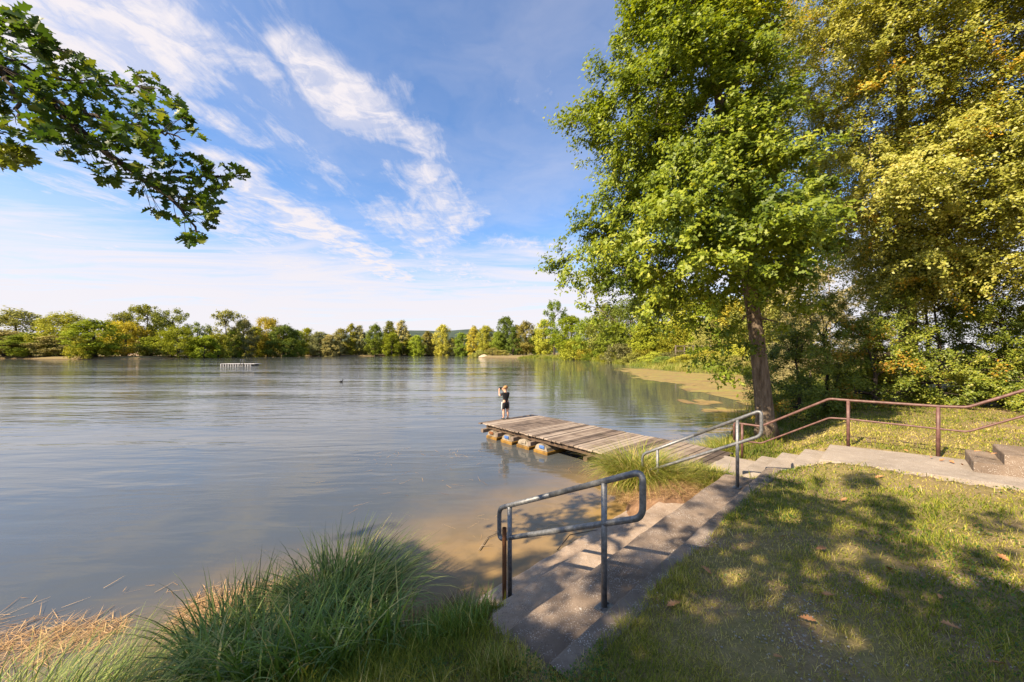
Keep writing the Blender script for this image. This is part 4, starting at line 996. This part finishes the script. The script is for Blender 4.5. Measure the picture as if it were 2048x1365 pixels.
def bush(name, label, c, rx, ry, h, n, per, mat, size, tmpl=T_RHOMB, group=None, orange=0.0, bark='dark_bark', cat='shrub', crad=(.3, .6)):
    c = np.asarray(c, float)
    def rf(z, th):
        t = np.clip((z-c[2])/h, 0, 1); k = math.sqrt(max(0, 1-(max(0, t-.25)/.75)**2.2))*(.85+.15*min(1, t*4))
        return k/math.sqrt((math.cos(th)/rx)**2+(math.sin(th)/ry)**2)
    cen = crown_sample(n, lambda z: (c[0], c[1]), rf, c[2]+.15, c[2]+h, sep=.3, p=.33)
    ax = np.array([c-np.array([0, 0, .1]), c+np.array([.1, 0, h*.35]), c+np.array([0, .1, h*.7])])
    return tree(name, label, cat, c, ax, [.07, .05, .02], cen, rng.uniform(*crad, len(cen)), per, mat, M[bark], size, tmpl, nmain=8, limb=.045, group=group, center=c+np.array([0, 0, h*.4]), orange=orange, flat=.75, sides=4, spray=(7, .7, .07, .15))
HG = 'shrubs in the hedge behind the brown railing'
def gp(x, y): return (x, y, float(height(x, y)))
bush('hedge_shrub', 'hedge shrub nearest the oak trunk, dark with yellow touches at the water side', gp(9.8, 12.7), 1.6, 1.4, 3.0, 60, 330, M['shrub_leaf'], (.05, .08), group=HG, orange=.12)
bush('hedge_shrub', 'tall rounded hedge shrub with orange tinted leaves, second from the oak trunk', gp(11.5, 13.6), 2.0, 1.6, 4.3, 95, 330, M['shrub_leaf'], (.05, .08), group=HG, orange=.16)
bush('hedge_shrub', 'low leafy hedge shrub directly behind the second railing post', gp(11.6, 11.9), 1.5, 1.1, 2.5, 45, 330, M['shrub_leaf'], (.05, .08), group=HG, orange=.05)
bush('hedge_shrub', 'dense dark green hedge shrub under the large airy tree', gp(13.8, 12.0), 2.0, 1.5, 4.6, 90, 330, M['shrub_leaf'], (.05, .08), group=HG, orange=.05)
bush('hedge_shrub', 'dark shaded hedge shrub between the two big right hand trees', gp(15.4, 11.6), 1.8, 1.5, 4.2, 80, 330, M['shrub_leaf'], (.05, .08), group=HG, orange=.02)
bush('hedge_shrub', 'bright green low hedge shrub at the lawn edge near the right frame edge', gp(15.2, 10.6), 1.3, .9, 1.7, 35, 300, M['shrub_leaf'], (.05, .08), group=HG, orange=.03)
bush('hedge_shrub', 'copper tinged hedge shrub at the right frame edge', gp(17.4, 11.8), 1.8, 1.5, 3.8, 60, 300, M['shrub_leaf'], (.05, .08), group=HG, orange=.3)
bush('hedge_shrub', 'tall dark shrub at the back of the hedge seen above the railing middle', gp(17.0, 15.2), 2.6, 1.6, 6.5, 90, 300, M['shrub_leaf'], (.06, .09), group=HG, orange=.05)
WG = 'pale willows beyond the oak'
bush('willow_tree', 'tall pale dusty olive willow rising between the oak and the large airy tree', gp(27, 31.5), 4.0, 3.4, 14.5, 130, 420, M['willow_leaf'], (.12, .2), T_NARROW, WG, cat='tree', bark='pale_bark', crad=(.6, 1.2))
bush('willow_tree', 'second pale willow showing behind the tall dusty one at its right', gp(34, 35), 4.2, 3.4, 16, 120, 380, M['willow_leaf'], (.12, .2), T_NARROW, WG, cat='tree', bark='pale_bark', crad=(.6, 1.2))
bush('willow_tree', 'low pale willow bush spreading beside the oak trunk at its right', gp(20.5, 25.5), 2.6, 2.0, 6.0, 70, 400, M['willow_leaf'], (.10, .17), T_NARROW, WG, cat='shrub', bark='pale_bark', crad=(.4, .8))

# ------------------------------------------------------------------ distant tree kinds, each built once at 10 m and copied
def proto(kind):
    if kind == 'broad':
        f = rad_tab([1.0, 2.4, 4.6, 7.4, 9.7], [2.2, 3.8, 4.2, 3.4, 1.2]); z0, z1, n, per, cr = 1.0, 9.4, 150, 80, (.7, 1.2)
    elif kind == 'oval':
        f = rad_tab([1.0, 2.5, 5, 8, 9.8], [1.7, 2.5, 2.8, 2.0, .4]); z0, z1, n, per, cr = .5, 9.6, 120, 80, (.6, 1.0)
    elif kind == 'airy':
        f = rad_tab([3.0, 4.5, 6.5, 8.5, 9.7], [1.2, 2.6, 3.6, 3.2, 1.2]); z0, z1, n, per, cr = 2.4, 9.6, 80, 75, (.5, .95)
    elif kind == 'spruce':
        f = rad_tab([.6, 1.5, 5, 9.8], [2.3, 2.5, 1.5, .1]); z0, z1, n, per, cr = .6, 9.7, 80, 80, (.4, .75)
    elif kind == 'slim':
        f = rad_tab([.8, 2.5, 6, 9.8], [1.1, 1.6, 1.6, .35]); z0, z1, n, per, cr = .4, 9.7, 90, 75, (.45, .85)
    else:  # bush, 3 m tall
        f = rad_tab([.1, .8, 2.0, 3.0], [2.0, 2.3, 1.8, .4]); z0, z1, n, per, cr = .15, 2.9, 46, 110, (.4, .75)
    cen = crown_sample(n, lambda z: (0, 0), lambda z, th: f(z), z0, z1, sep=.4, p=.38)
    rad = rng.uniform(*cr, len(cen))
    tb, bb = MB(), MB(); top_ = z1*.85
    skeleton((tb, bb), np.array([(0, 0, -.3), (.1, 0, top_*.4), (0, .1, top_)]), [.28, .2, .04] if kind != 'bush' else [.07, .05, .02], cen, nmain=8, limb=.12 if kind != 'bush' else .03, sides=4)
    pos, nor, rnd, sz, idx = cluster_leaves(cen, rad, per, 1.05, np.array([0, 0, z1*.4]), (.2, .38) if kind != 'bush' else (.12, .24), .4, .55)
    cm = leaf_mesh('crown', pos, sz, nor, rnd, T_RHOMB); cm.materials.append(M['far_leaf'])
    tmb = MB(); tmb.v = tb.v+bb.v; tmb.r = tb.r+bb.r; tmb.n = tb.n+bb.n
    tmb.f = tb.f+[tuple(i+tb.n for i in f_) for f_ in bb.f]
    tm = tmb.mesh('trunk'); tm.materials.append(M['dark_bark']); tm.shade_smooth()
    return cm, tm
PROTO = {k: [proto(k) for _ in range(2 if k in ('spruce', 'slim') else 3)] for k in ('broad', 'oval', 'airy', 'spruce', 'slim', 'bush')}
COL = {'green': (.19, .24, .028), 'bright green': (.27, .31, .028), 'yellow green': (.34, .34, .04), 'golden': (.46, .4, .06), 'olive': (.26, .27, .06), 'tan': (.34, .31, .11), 'dark green': (.17, .22, .04), 'grey green': (.24, .24, .10), 'rusty': (.31, .28, .07)}
def plant(kind, name, label, cat, x, y, h, w, colr, group):
    """copy a distant tree kind: h height, w crown width in metres"""
    cm, tm = random.choice(PROTO[kind]); H0, W0 = {'broad': (10, 8.6), 'oval': (10, 5.6), 'airy': (10, 7.4), 'spruce': (10, 5), 'slim': (10, 3.4), 'bush': (3.2, 4.8)}[kind]
    r = thing(name, label, cat, (x, y, float(height(x, y))-.05), group, random.uniform(0, 6.28)); r.scale = (w/W0, w/W0, h/H0)
    c = link(bpy.data.objects.new('crown', cm), r); k = random.uniform(.88, 1.12); c.color = (colr[0]*k*random.uniform(.93, 1.07), colr[1]*k, colr[2]*k, 1)
    link(bpy.data.objects.new('trunk', tm), r)
    return r
ORD = ['first', 'second', 'third', 'fourth', 'fifth', 'sixth', 'seventh', 'eighth', 'ninth', 'tenth']
SHAPE = {'broad': 'broad crowned', 'oval': 'rounded', 'airy': 'airy open crowned', 'spruce': 'pointed', 'slim': 'slim upright', 'bush': 'low bushy'}
FAR = [  # px centre, top row, half width, distance, kind, colour
 (30, 622, 56, 172, 'broad', 'olive'), (8, 662, 34, 160, 'oval', 'tan'), (62, 668, 36, 158, 'oval', 'green'), (128, 628, 46, 166, 'broad', 'yellow green'), (108, 672, 30, 158, 'oval', 'tan'), (190, 641, 40, 150, 'oval', 'bright green'), (172, 680, 32, 146, 'bush', 'yellow green'),
 (246, 626, 26, 178, 'oval', 'olive'), (252, 643, 38, 168, 'broad', 'golden'), (294, 612, 30, 176, 'airy', 'olive'), (345, 620, 32, 180, 'airy', 'olive'), (301, 675, 26, 168, 'oval', 'bright green'), (357, 655, 36, 168, 'broad', 'bright green'), (394, 646, 20, 182, 'airy', 'green'), (408, 672, 24, 170, 'oval', 'bright green'), (436, 668, 22, 178, 'oval', 'yellow green'),
 (451, 622, 28, 200, 'airy', 'olive'), (466, 660, 20, 205, 'oval', 'green'), (488, 640, 20, 210, 'oval', 'grey green'), (536, 636, 28, 228, 'broad', 'golden'), (513, 655, 22, 222, 'oval', 'yellow green'), (568, 652, 28, 222, 'oval', 'dark green'), (590, 660, 20, 226, 'oval', 'green'),
 (613, 656, 16, 250, 'slim', 'yellow green'), (640, 664, 22, 248, 'oval', 'grey green'), (662, 670, 18, 246, 'oval', 'tan'), (681, 657, 14, 258, 'slim', 'tan'), (702, 647, 11, 262, 'slim', 'yellow green'), (718, 653, 13, 265, 'slim', 'tan'), (750, 650, 17, 262, 'oval', 'green'), (779, 642, 13, 275, 'slim', 'olive'), (784, 666, 18, 262, 'oval', 'bright green'), (803, 643, 13, 275, 'slim', 'tan'),
 (834, 671, 16, 268, 'oval', 'bright green'), (818, 668, 12, 275, 'slim', 'yellow green'), (856, 664, 14, 280, 'slim', 'tan'), (886, 650, 18, 272, 'oval', 'golden'), (908, 676, 16, 275, 'oval', 'grey green'), (924, 666, 16, 270, 'oval', 'green'), (948, 654, 13, 262, 'slim', 'golden'), (972, 652, 18, 250, 'oval', 'yellow green'), (1012, 634, 20, 240, 'oval', 'dark green'), (996, 664, 14, 232, 'oval', 'green'),
 (1027, 655, 17, 222, 'spruce', 'dark green'), (1053, 644, 20, 225, 'oval', 'rusty'), (1036, 650, 15, 240, 'slim', 'tan'), (1090, 640, 22, 215, 'oval', 'yellow green'), (1074, 660, 16, 225, 'oval', 'green'), (1109, 605, 26, 168, 'airy', 'green'), (1142, 632, 32, 158, 'oval', 'bright green')]
NEARMARK = [(140, 'left of the red roof'), (330, 'around the red roof'), (560, 'behind the raft'), (760, 'right of the raft'), (930, 'left of the child'), (1300, 'beyond the child')]
cnt = {}
for px, ty, hw, Y, kind, cn in sorted(FAR):
    x = (px-CX)/F*Y; z0 = float(height(x, Y)); h = H-(ty-HY)/F*Y-z0; w = 2*hw/F*Y
    where = next(t for lim, t in NEARMARK if px < lim); key = (cn, kind, where); cnt[key] = cnt.get(key, 0)+1
    tot_ = sum(1 for a in FAR if a[5] == cn and a[4] == kind and next(t for lim, t in NEARMARK if a[0] < lim) == where)
    num = '' if tot_ == 1 else ', '+ORD[cnt[key]-1]+' such from the left'
    plant(kind, 'lakeside_tree', '%s %s far tree %s%s' % (cn, SHAPE[kind], where, num), 'tree', x, Y, h*1.03, w*1.12, COL[cn], 'trees along the far shore')
# trees and shrubs on the right bank, seen under and through the oak
BANK = [(1180, 632, 34, 128, 'broad', 'green'), (1215, 606, 40, 118, 'broad', 'olive'), (1262, 590, 44, 108, 'broad', 'dark green'), (1318, 598, 46, 98, 'broad', 'green'), (1372, 596, 48, 92, 'oval', 'yellow green'), (1425, 590, 50, 84, 'broad', 'bright green'), (1470, 600, 44, 76, 'oval', 'golden'), (1300, 640, 40, 84, 'oval', 'bright green'), (1350, 650, 34, 78, 'broad', 'yellow green'), (1225, 650, 30, 108, 'oval', 'green'), (1530, 560, 60, 64, 'broad', 'olive'), (1600, 520, 70, 60, 'airy', 'tan'), (1420, 640, 34, 70, 'broad', 'rusty')]
cnt = {}
for px, ty, hw, Y, kind, cn in sorted(BANK):
    x = (px-CX)/F*Y; z0 = float(height(x, Y)); h = H-(ty-HY)/F*Y-z0; w = 2*hw/F*Y
    cnt[cn] = cnt.get(cn, 0)+1; tot_ = sum(1 for a in BANK if a[5] == cn)
    num = '' if tot_ == 1 else ', '+ORD[cnt[cn]-1]+' such from the left'
    plant(kind, 'bank_tree', '%s %s tree behind the right bank%s' % (cn, SHAPE[kind], num), 'tree', x, Y, h, w*1.1, COL[cn], 'trees behind the right bank')
SHR = [(1148, 676, 34, 132, 'yellow green'), (1172, 694, 22, 126, 'golden'), (1192, 700, 24, 118, 'green'), (1238, 686, 32, 92, 'grey green'), (1215, 702, 26, 100, 'yellow green'), (1268, 706, 26, 80, 'olive'), (1285, 696, 26, 82, 'golden'), (1312, 704, 30, 72, 'yellow green'), (1330, 712, 22, 66, 'dark green'), (1352, 700, 34, 68, 'grey green'), (1380, 708, 32, 60, 'yellow green'), (1402, 690, 32, 64, 'bright green'), (1428, 696, 36, 58, 'golden'), (1455, 708, 36, 53, 'olive'), (1475, 690, 36, 56, 'yellow green'), (1500, 712, 40, 47, 'tan'), (1525, 690, 44, 46, 'olive'), (1560, 720, 44, 38, 'tan'), (1590, 680, 54, 40, 'grey green'), (1620, 720, 56, 33, 'tan'),
       (960, 700, 16, 198, 'olive'), (985, 696, 18, 202, 'tan'), (1005, 700, 14, 200, 'rusty')]
cnt = {}
for px, ty, hw, Y, cn in sorted(SHR):
    x = (px-CX)/F*Y; z0 = float(height(x, Y))
    if z0 < .1: z0 = .1
    h = H-(ty-HY)/F*Y-z0; w = 2*hw/F*Y
    cnt[cn] = cnt.get(cn, 0)+1; tot_ = sum(1 for a in SHR if a[4] == cn)
    num = '' if tot_ == 1 else ', '+ORD[cnt[cn]-1]+' such from the left'
    plant('bush', 'bank_shrub', '%s shrub on the right bank%s' % (cn, num), 'shrub', x, Y, max(h, 1.2), w*1.15, COL[cn], 'shrubs along the right bank')
# reeds and rough grass fringe of the right bank
def fringe(name, label, cat, pts, n, wid, L, wd, mat, rn=(0, 1), inland=.2):
    pts = np.array(pts, float); seg = np.linalg.norm(np.diff(pts, axis=0), axis=1); cum = np.concatenate([[0], np.cumsum(seg)])
    t = rng.random(n)*cum[-1]; x = np.interp(t, cum, pts[:, 0]); y = np.interp(t, cum, pts[:, 1])
    x = x+rng.uniform(-.3, 1, n)*wid; y = y+rng.normal(0, .4, n)*wid*.5
    sd = lake_sd(x, y); k = (sd > -.5); x, y = x[k], y[k]; n = len(x); dist = np.hypot(x, y)/40
    clus = vnoise(x, y, .7, 4)
    me = blade_mesh(name, np.stack([x, y, np.maximum(height(x, y), -.05)], -1), rng.uniform(*L, n)*(.4+1.0*clus), rng.uniform(*wd, n)*np.clip(dist, .5, 3), rng.uniform(0, 6.28, n), rng.uniform(0, .5, n), rng.uniform(.2, 1.1, n), np.clip(rng.uniform(*rn, n)*.6+.4*vnoise(x, y, .35, 9), 0, 1), 3)
    return tag(obj(name, me, mat), label, cat, kind='stuff')
fringe('bank_reeds', 'rough yellowing reeds and grass along the right bank waterline', 'reeds', [(3.6, 170), (21, 145), (25, 120), (25, 85), (23.7, 63.6), (24.4, 52), (26.6, 47), (27.5, 39), (26, 33), (20.5, 25.5), (14, 18.5), (9.8, 15)], 60000, 5.5, (.5, 1.3), (.02, .04), M['bright_blade'], (.1, 1))
# floating weed mat in the corner bay behind the oak
m, nt, out = newmat('weed_mat'); b = NB(nt); co = b.pos()
nz = b.noise(b.mapping(co, (.5, 1.6, 1)), .55, 6, .65, .5)
cc = b.ramp(b.noise(b.mapping(co, (1, 2, 1)), .35, 7, .7), [(.3, (.14, .085, .03)), (.44, (.28, .175, .055)), (.55, (.3, .23, .05)), (.66, (.24, .25, .03))])
p = b.principled(b.mix(b.smooth(b.noise(b.mapping(co, (.7, 2, 1)), 2.2, 6, .7), .42, .68), cc, (.14, .115, .035)), .7, .3)
nt.links.new(p.outputs[0], out.inputs[0]); M['weed_mat'] = m
outl = np.array([G(px, py)[:2] for px, py in ((1235, 738), (1290, 738), (1370, 744), (1440, 748), (1520, 758), (1560, 770), (1600, 800), (1560, 812), (1525, 822), (1500, 815), (1440, 800), (1380, 782), (1330, 768), (1290, 758), (1255, 748))])
xs = np.arange(8, 31, .22); ys = np.arange(17, 88, .45); XX, YY = np.meshgrid(xs, ys)
def sd_poly(x, y, P):
    ins = np.zeros(x.shape, bool); d2 = np.full(x.shape, 1e9)
    for i in range(len(P)):
        a, c = P[i], P[(i+1) % len(P)]; e = c-a
        t = np.clip(((x-a[0])*e[0]+(y-a[1])*e[1])/(e@e), 0, 1); d2 = np.minimum(d2, (x-a[0]-t*e[0])**2+(y-a[1]-t*e[1])**2)
        with np.errstate(divide='ignore', invalid='ignore'):
            ins ^= ((a[1] > y) != (c[1] > y)) & (x < (c[0]-a[0])*(y-a[1])/(c[1]-a[1]+1e-12)+a[0])
    return np.where(ins, -1, 1)*np.sqrt(d2)
sdv = sd_poly(XX+.11, YY+.22, outl)
keep = (sdv+(vnoise(XX, YY*.6, .55, 31)*.6+vnoise(XX, YY*.6, 1.9, 32)*.4-.5)*4.2 < -.25)
# loose patches towards the jetty
for px, py, a_, b_ in ((1420, 838, 1.6, .5), (1350, 848, 1.1, .35), (1470, 826, 1.4, .5), (1290, 862, .6, .2), (1400, 806, 1.0, .6)):
    g = G(px, py); keep |= (((XX-g[0])/a_)**2+((YY-g[1])/(b_*2))**2+(vnoise(XX, YY, 1.7, 33)-.5)*1.8 < .8)
kk = np.argwhere(keep); qx, qy = xs[kk[:, 1]], ys[kk[:, 0]]; n = len(qx)
V = np.stack([np.stack([qx, qy], -1), np.stack([qx+.22, qy], -1), np.stack([qx+.22, qy+.45], -1), np.stack([qx, qy+.45], -1)], 1)
V = V+(vnoise(V[..., 0]*3, V[..., 1]*3, 1, 41)[..., None]-.5)*.16
V = np.concatenate([V, (.004+.012*vnoise(V[..., 0], V[..., 1], 2.3, 51))[..., None]], -1).reshape(-1, 3)
wm = obj('floating_weed', np_mesh('floating_weed', V, [np.arange(4*n).reshape(-1, 4)]), M['weed_mat']); tag(wm, 'yellow brown mat of floating water weed in the bay behind the oak', 'water weed', kind='stuff')

# scrub at the far waterline and the wood that closes the view behind the far trees
def mass(name, label, pts, n, h0, h1, wid, size, cols_, per=34, back=0.0, crad=(1.2, 2.4)):
    pts = np.array(pts, float); seg = np.linalg.norm(np.diff(pts, axis=0), axis=1); cum = np.concatenate([[0], np.cumsum(seg)])
    t = rng.random(n)*cum[-1]; x = np.interp(t, cum, pts[:, 0])+rng.normal(0, wid*.3, n); y = np.interp(t, cum, pts[:, 1])+back+rng.random(n)*wid
    top_ = h0+(h1-h0)*vnoise(x, y, .06, 61)
    z = np.maximum(height(x, y), .1)+rng.random(n)**.8*top_
    cen = np.stack([x, y, z], -1); pos, nor, rnd, sz, idx = cluster_leaves(cen, rng.uniform(*crad, n), per, 1.0, None, size, .5, .55)
    pos[:, 2] = np.maximum(pos[:, 2], .05)
    tone = vnoise(x, y, .11, 71)[idx]; me = leaf_mesh(name, pos, sz, nor, np.clip(rnd*.6+tone*.4, 0, 1), T_RHOMB)
    return tag(obj(name, me, cols_), label, 'undergrowth', kind='stuff')
M['scrub_leaf'] = leafmat('scrub_leaf', [(0, (.08, .10, .025)), (.45, (.21, .22, .045)), (.75, (.36, .32, .07)), (1, (.5, .38, .11))], .25, .7, .15)
mass('shore_scrub', 'dark green scrub lining the far waterline below the trees', [(-300, 162), (-216, 160), (-174, 150), (-152, 168), (-152, 190), (-172, 228)], 700, 3.0, 9, 12, (.5, .9), M['scrub_leaf'])
mass('shore_scrub', 'low scrub lining the far waterline behind the swimming raft', [(-172, 236), (-140, 248), (-111, 259), (-70, 275), (-33, 293)], 900, 4, 11, 12, (.5, .95), M['scrub_leaf'])
mass('far_woodland', 'continuous wood closing the view behind the far shore trees', [(-420, 230), (-260, 225), (-190, 235), (-170, 275), (-100, 300), (-20, 318), (40, 300), (75, 240), (85, 180), (75, 130), (70, 95), (60, 75), (55, 62)], 2300, 8, 15, 14, (.7, 1.3), M['scrub_leaf'], 40, 4, (1.8, 3.4))
# meadow strip, sandy beach, red roofed house, wooden railing
mb = MB(); P = [G(px, py, .0)[:2] for px, py in ((1046, 716.4), (1075, 717.6), (1120, 718.6), (1112, 717.0), (1072, 715.4), (1052, 715.2))]
n = len(P); mb.add([(p[0], p[1], .06) for p in P]+[(p[0], p[1], -.3) for p in P], [tuple(range(n))]+[(i, n+i, n+(i+1) % n, (i+1) % n) for i in range(n)])
o = mb.build('beach', M['sand'], None); tag(o, kind='structure')
g = D(968, 706, 190); mb = MB(); V = []; 
for i in range(13):
    for j in range(7):
        a, r_ = i/12*2*math.pi, j/6; V.append((g[0]+3.0*r_*math.cos(a), 190+2.4*r_*math.sin(a), .2+1.5*(1-r_**1.6)))
mb.add(V, [(i*7+j, i*7+j+1, (i+1)*7+j+1, (i+1)*7+j) for i in range(12) for j in range(6)]); sp = mb.build('sand_heap', M['sand'], None, smooth=True); tag(sp, 'pale heap of sand on the far shore among the bushes', 'sand heap')
hx_ = D(274, 690, 192); hs = thing('house', 'small house with a reddish roof half hidden among the far left trees', 'house', (hx_[0], 192, 1.0))
mb = MB(); mb.box((-4, -3, 0), (4, 3, 4.2)); mb.build('wall', M['plaster'], hs)
mb = MB(); mb.add([(-4.5, -3.5, 4.1), (4.5, -3.5, 4.1), (4.5, 3.5, 4.1), (-4.5, 3.5, 4.1), (-4.5, 0, 7.6), (4.5, 0, 7.6)], [(0, 1, 5, 4), (2, 3, 4, 5), (0, 4, 3), (1, 2, 5), (3, 2, 1, 0)]); mb.build('roof', M['roof_red'], hs)
for xx in (-2.4, 0, 2.4):
    mb = MB(); mb.box((xx-.5, -3.06, 1.4), (xx+.5, -2.99, 2.8)); mb.build('window', M['window_dark'], hs)
wr = thing('wooden_railing', 'grey wooden railing half hidden in the bushes on the right bank', 'railing', D(1405, 0, 66)*np.array([1, 1, 0])+np.array([0, 0, 1.6]))
zt = 2.75+12/F*66; x0, x1 = D(1352, 0, 66)[0], D(1440, 0, 66)[0]
for zz in (zt-1.6, zt-.9, zt):
    mb = MB(); mb.box((x0, 66, zz), (x1, 66.08, zz+.1)); toloc(mb.build('rail', M['deck_wood'], wr), wr)
for k in range(6):
    mb = MB(); xx = x0+(x1-x0)*k/5; mb.box((xx-.08, 66.09, .9), (xx+.08, 66.22, zt+.2)); toloc(mb.build('post', M['deck_wood'], wr), wr)

# ================================================================== sky, sun, camera
w = bpy.data.worlds.new('World'); scene.world = w; w.use_nodes = True
nt = w.node_tree; nt.nodes.clear(); b = NB(nt)
out = nt.nodes.new('ShaderNodeOutputWorld'); bg = nt.nodes.new('ShaderNodeBackground')
sky = b.n('ShaderNodeTexSky', sky_type='NISHITA'); sky.sun_disc = False; sky.sun_elevation = SUN_EL; sky.sun_rotation = math.atan2(SUN_DIR[0], SUN_DIR[1]); sky.altitude = 300; sky.air_density = 1.0; sky.dust_density = .6; sky.ozone_density = 2.2
tc = b.n('ShaderNodeTexCoord'); sp = b.n('ShaderNodeSeparateXYZ'); nt.links.new(tc.outputs['Generated'], sp.inputs[0])
zc = b.math('MAXIMUM', sp.outputs[2], .03)
cx_ = b.math('DIVIDE', sp.outputs[0], zc); cy_ = b.math('DIVIDE', sp.outputs[1], zc)
cmb = b.n('ShaderNodeCombineXYZ'); nt.links.new(cx_, cmb.inputs[0]); nt.links.new(cy_, cmb.inputs[1]); pl = cmb.outputs[0]
def capsule(a, c, wid, soft=1.0):
    """soft streak of cloud between two points of the cloud layer"""
    a = np.array(a); c = np.array(c); e = c-a; L2 = float(e@e)
    rel = b.vmath('SUBTRACT', pl2, (a[0], a[1], 0))
    t = b.math('MULTIPLY', b.vmath('DOT_PRODUCT', rel, (e[0], e[1], 0)), 1/L2, clamp=True)
    x = b.n('ShaderNodeVectorMath', operation='SCALE'); x.inputs[0].default_value = (e[0], e[1], 0); nt.links.new(t, x.inputs['Scale'])
    d = b.vmath('DISTANCE', rel, x.outputs[0])
    m_ = b.n('ShaderNodeMapRange', interpolation_type='SMOOTHERSTEP'); nt.links.new(d, m_.inputs[0]); m_.inputs[1].default_value = wid; m_.inputs[2].default_value = 0
    return m_.outputs[0]
# warp the layer a little so streak edges feather
wn = b.n('ShaderNodeTexNoise'); nt.links.new(pl, wn.inputs['Vector']); wn.inputs['Scale'].default_value = 2.2; wn.inputs['Detail'].default_value = 8
wv = b.vmath('MULTIPLY', b.vmath('SUBTRACT', wn.outputs['Color'], (.5, .5, .5)), (.55, .55, 0))
pl2 = b.vmath('ADD', pl, wv)
def sky_pt(px, py): return ((px-CX)/(HY-py), F/(HY-py))
streaks = [((470, 60), (600, 230), .16, .5), ((380, 20), (470, 90), .16, .5), ((560, 400), (720, 480), .3, .6), ((420, 400), (560, 520), .5, .7), ((100, 260), (330, 380), .3, .65), ((760, 180), (830, 260), .14, .5),
           ((200, 330), (480, 480), .5, .62), ((0, 240), (260, 330), .35, .6), ((330, 280), (620, 360), .22, .4), ((560, 520), (760, 600), .8, .8), ((900, 540), (1120, 600), .9, .75), ((540, 250), (650, 330), .22, .5), ((1000, 60), (1160, 60), .3, .3),
           ((515, -40), (640, 130), .10, .55), ((640, 130), (740, 240), .20, .95), ((740, 240), (850, 300), .22, .7), ((620, 330), (700, 380), .20, .45),
           ((-20, 40), (300, 90), .30, 1.0), ((300, 90), (520, 160), .16, .75), ((350, 200), (500, 280), .14, .7),
           ((440, 330), (600, 440), .22, .9), ((600, 440), (800, 560), .42, .95), ((840, 360), (920, 450), .30, .75), ((800, 430), (880, 520), .45, .7), ((900, 330), (990, 335), .12, .4),
           ((1020, 490), (1110, 490), .4, .7), ((960, 405), (1130, 425), .16, .4), ((-100, 420), (300, 520), .7, .75), ((0, 330), (200, 400), .4, .6), ((980, -20), (1180, 180), .35, .35), ((1010, 180), (1100, 260), .3, .35)]
cov = None
for a, c, wid, st in streaks:
    v = b.math('MULTIPLY', capsule(sky_pt(*a), sky_pt(*c), wid*1.7), st)
    cov = v if cov is None else b.math('MAXIMUM', cov, v)
n1 = b.noise(b.mapping(pl, (1.0, .55, 1), (0, 0, math.radians(38))), 4.2, 10, .68, 1.3)
n2 = b.noise(b.mapping(pl, (3.2, .7, 1), (0, 0, math.radians(-28))), 3.6, 10, .7, 1.0)
n3 = b.noise(b.mapping(pl, (.4, 1.0, 1), (0, 0, math.radians(14))), .85, 9, .66, .9)
fib = b.math('ADD', b.math('MULTIPLY', n1, .55), b.math('MULTIPLY', n2, .45))
dens = b.smooth(b.math('ADD', fib, b.math('MULTIPLY', b.math('SUBTRACT', cov, .52), .66)), .32, .84)
dens = b.math('MULTIPLY', b.math('MULTIPLY', dens, b.smooth(cov, .0, .35)), b.math('ADD', .55, b.math('MULTIPLY', b.smooth(b.noise(pl2, 5.5, 6, .65, .6), .36, .6), .5)))
# veil thickening to the horizon
hz = b.smooth(sp.outputs[2], .50, .03)
veil = b.smooth(b.math('ADD', b.math('MULTIPLY', n3, 1.25), b.math('MULTIPLY', b.math('SUBTRACT', hz, .5), 1.0)), .45, 1.06)
veil = b.math('MAXIMUM', veil, b.smooth(sp.outputs[2], .085, -.03))
den = b.math('MAXIMUM', b.math('MULTIPLY', dens, 1.0), b.math('MULTIPLY', veil, .95))
rose = b.math('MULTIPLY', b.smooth(b.noise(pl2, .7, 6, .6), .3, .7), .3)      # thinnest cirrus haze
den = b.math('MAXIMUM', den, rose)
SKY_K = .094
skyc = b.mix(1.0, sky.outputs[0], (.64, .86, 1.06), 'MULTIPLY')
col = b.mix(den, skyc, (4.05, 3.82, 3.98))
nt.links.new(col, bg.inputs[0]); bg.inputs[1].default_value = SKY_K
nt.links.new(bg.outputs[0], out.inputs[0])

sd_ = bpy.data.lights.new('sun', 'SUN'); sd_.energy = 5.0; sd_.angle = math.radians(.53); sd_.color = (1, .84, .62)
so = bpy.data.objects.new('sun', sd_); C.objects.link(so); so.rotation_euler = Vector((-SUN_DIR).tolist()).to_track_quat('-Z', 'Y').to_euler(); so.location = (-20, -20, 40)

cam = bpy.data.cameras.new('camera'); cam.sensor_width = 36; cam.lens = F/2048*36; cam.shift_y = (HY-682.5)/2048; cam.clip_end = 5000; cam.clip_start = .05
co_ = bpy.data.objects.new('camera', cam); C.objects.link(co_); co_.location = (0, 0, H); co_.rotation_euler = (math.radians(90), 0, 0); scene.camera = co_
scene.view_settings.view_transform = 'Standard'; scene.view_settings.look = 'None'; scene.view_settings.gamma = 1; scene.view_settings.exposure = 1.3
scene.cycles.max_bounces = 6; scene.cycles.diffuse_bounces = 3; scene.cycles.glossy_bounces = 3; scene.cycles.transmission_bounces = 3; scene.cycles.use_denoising = True
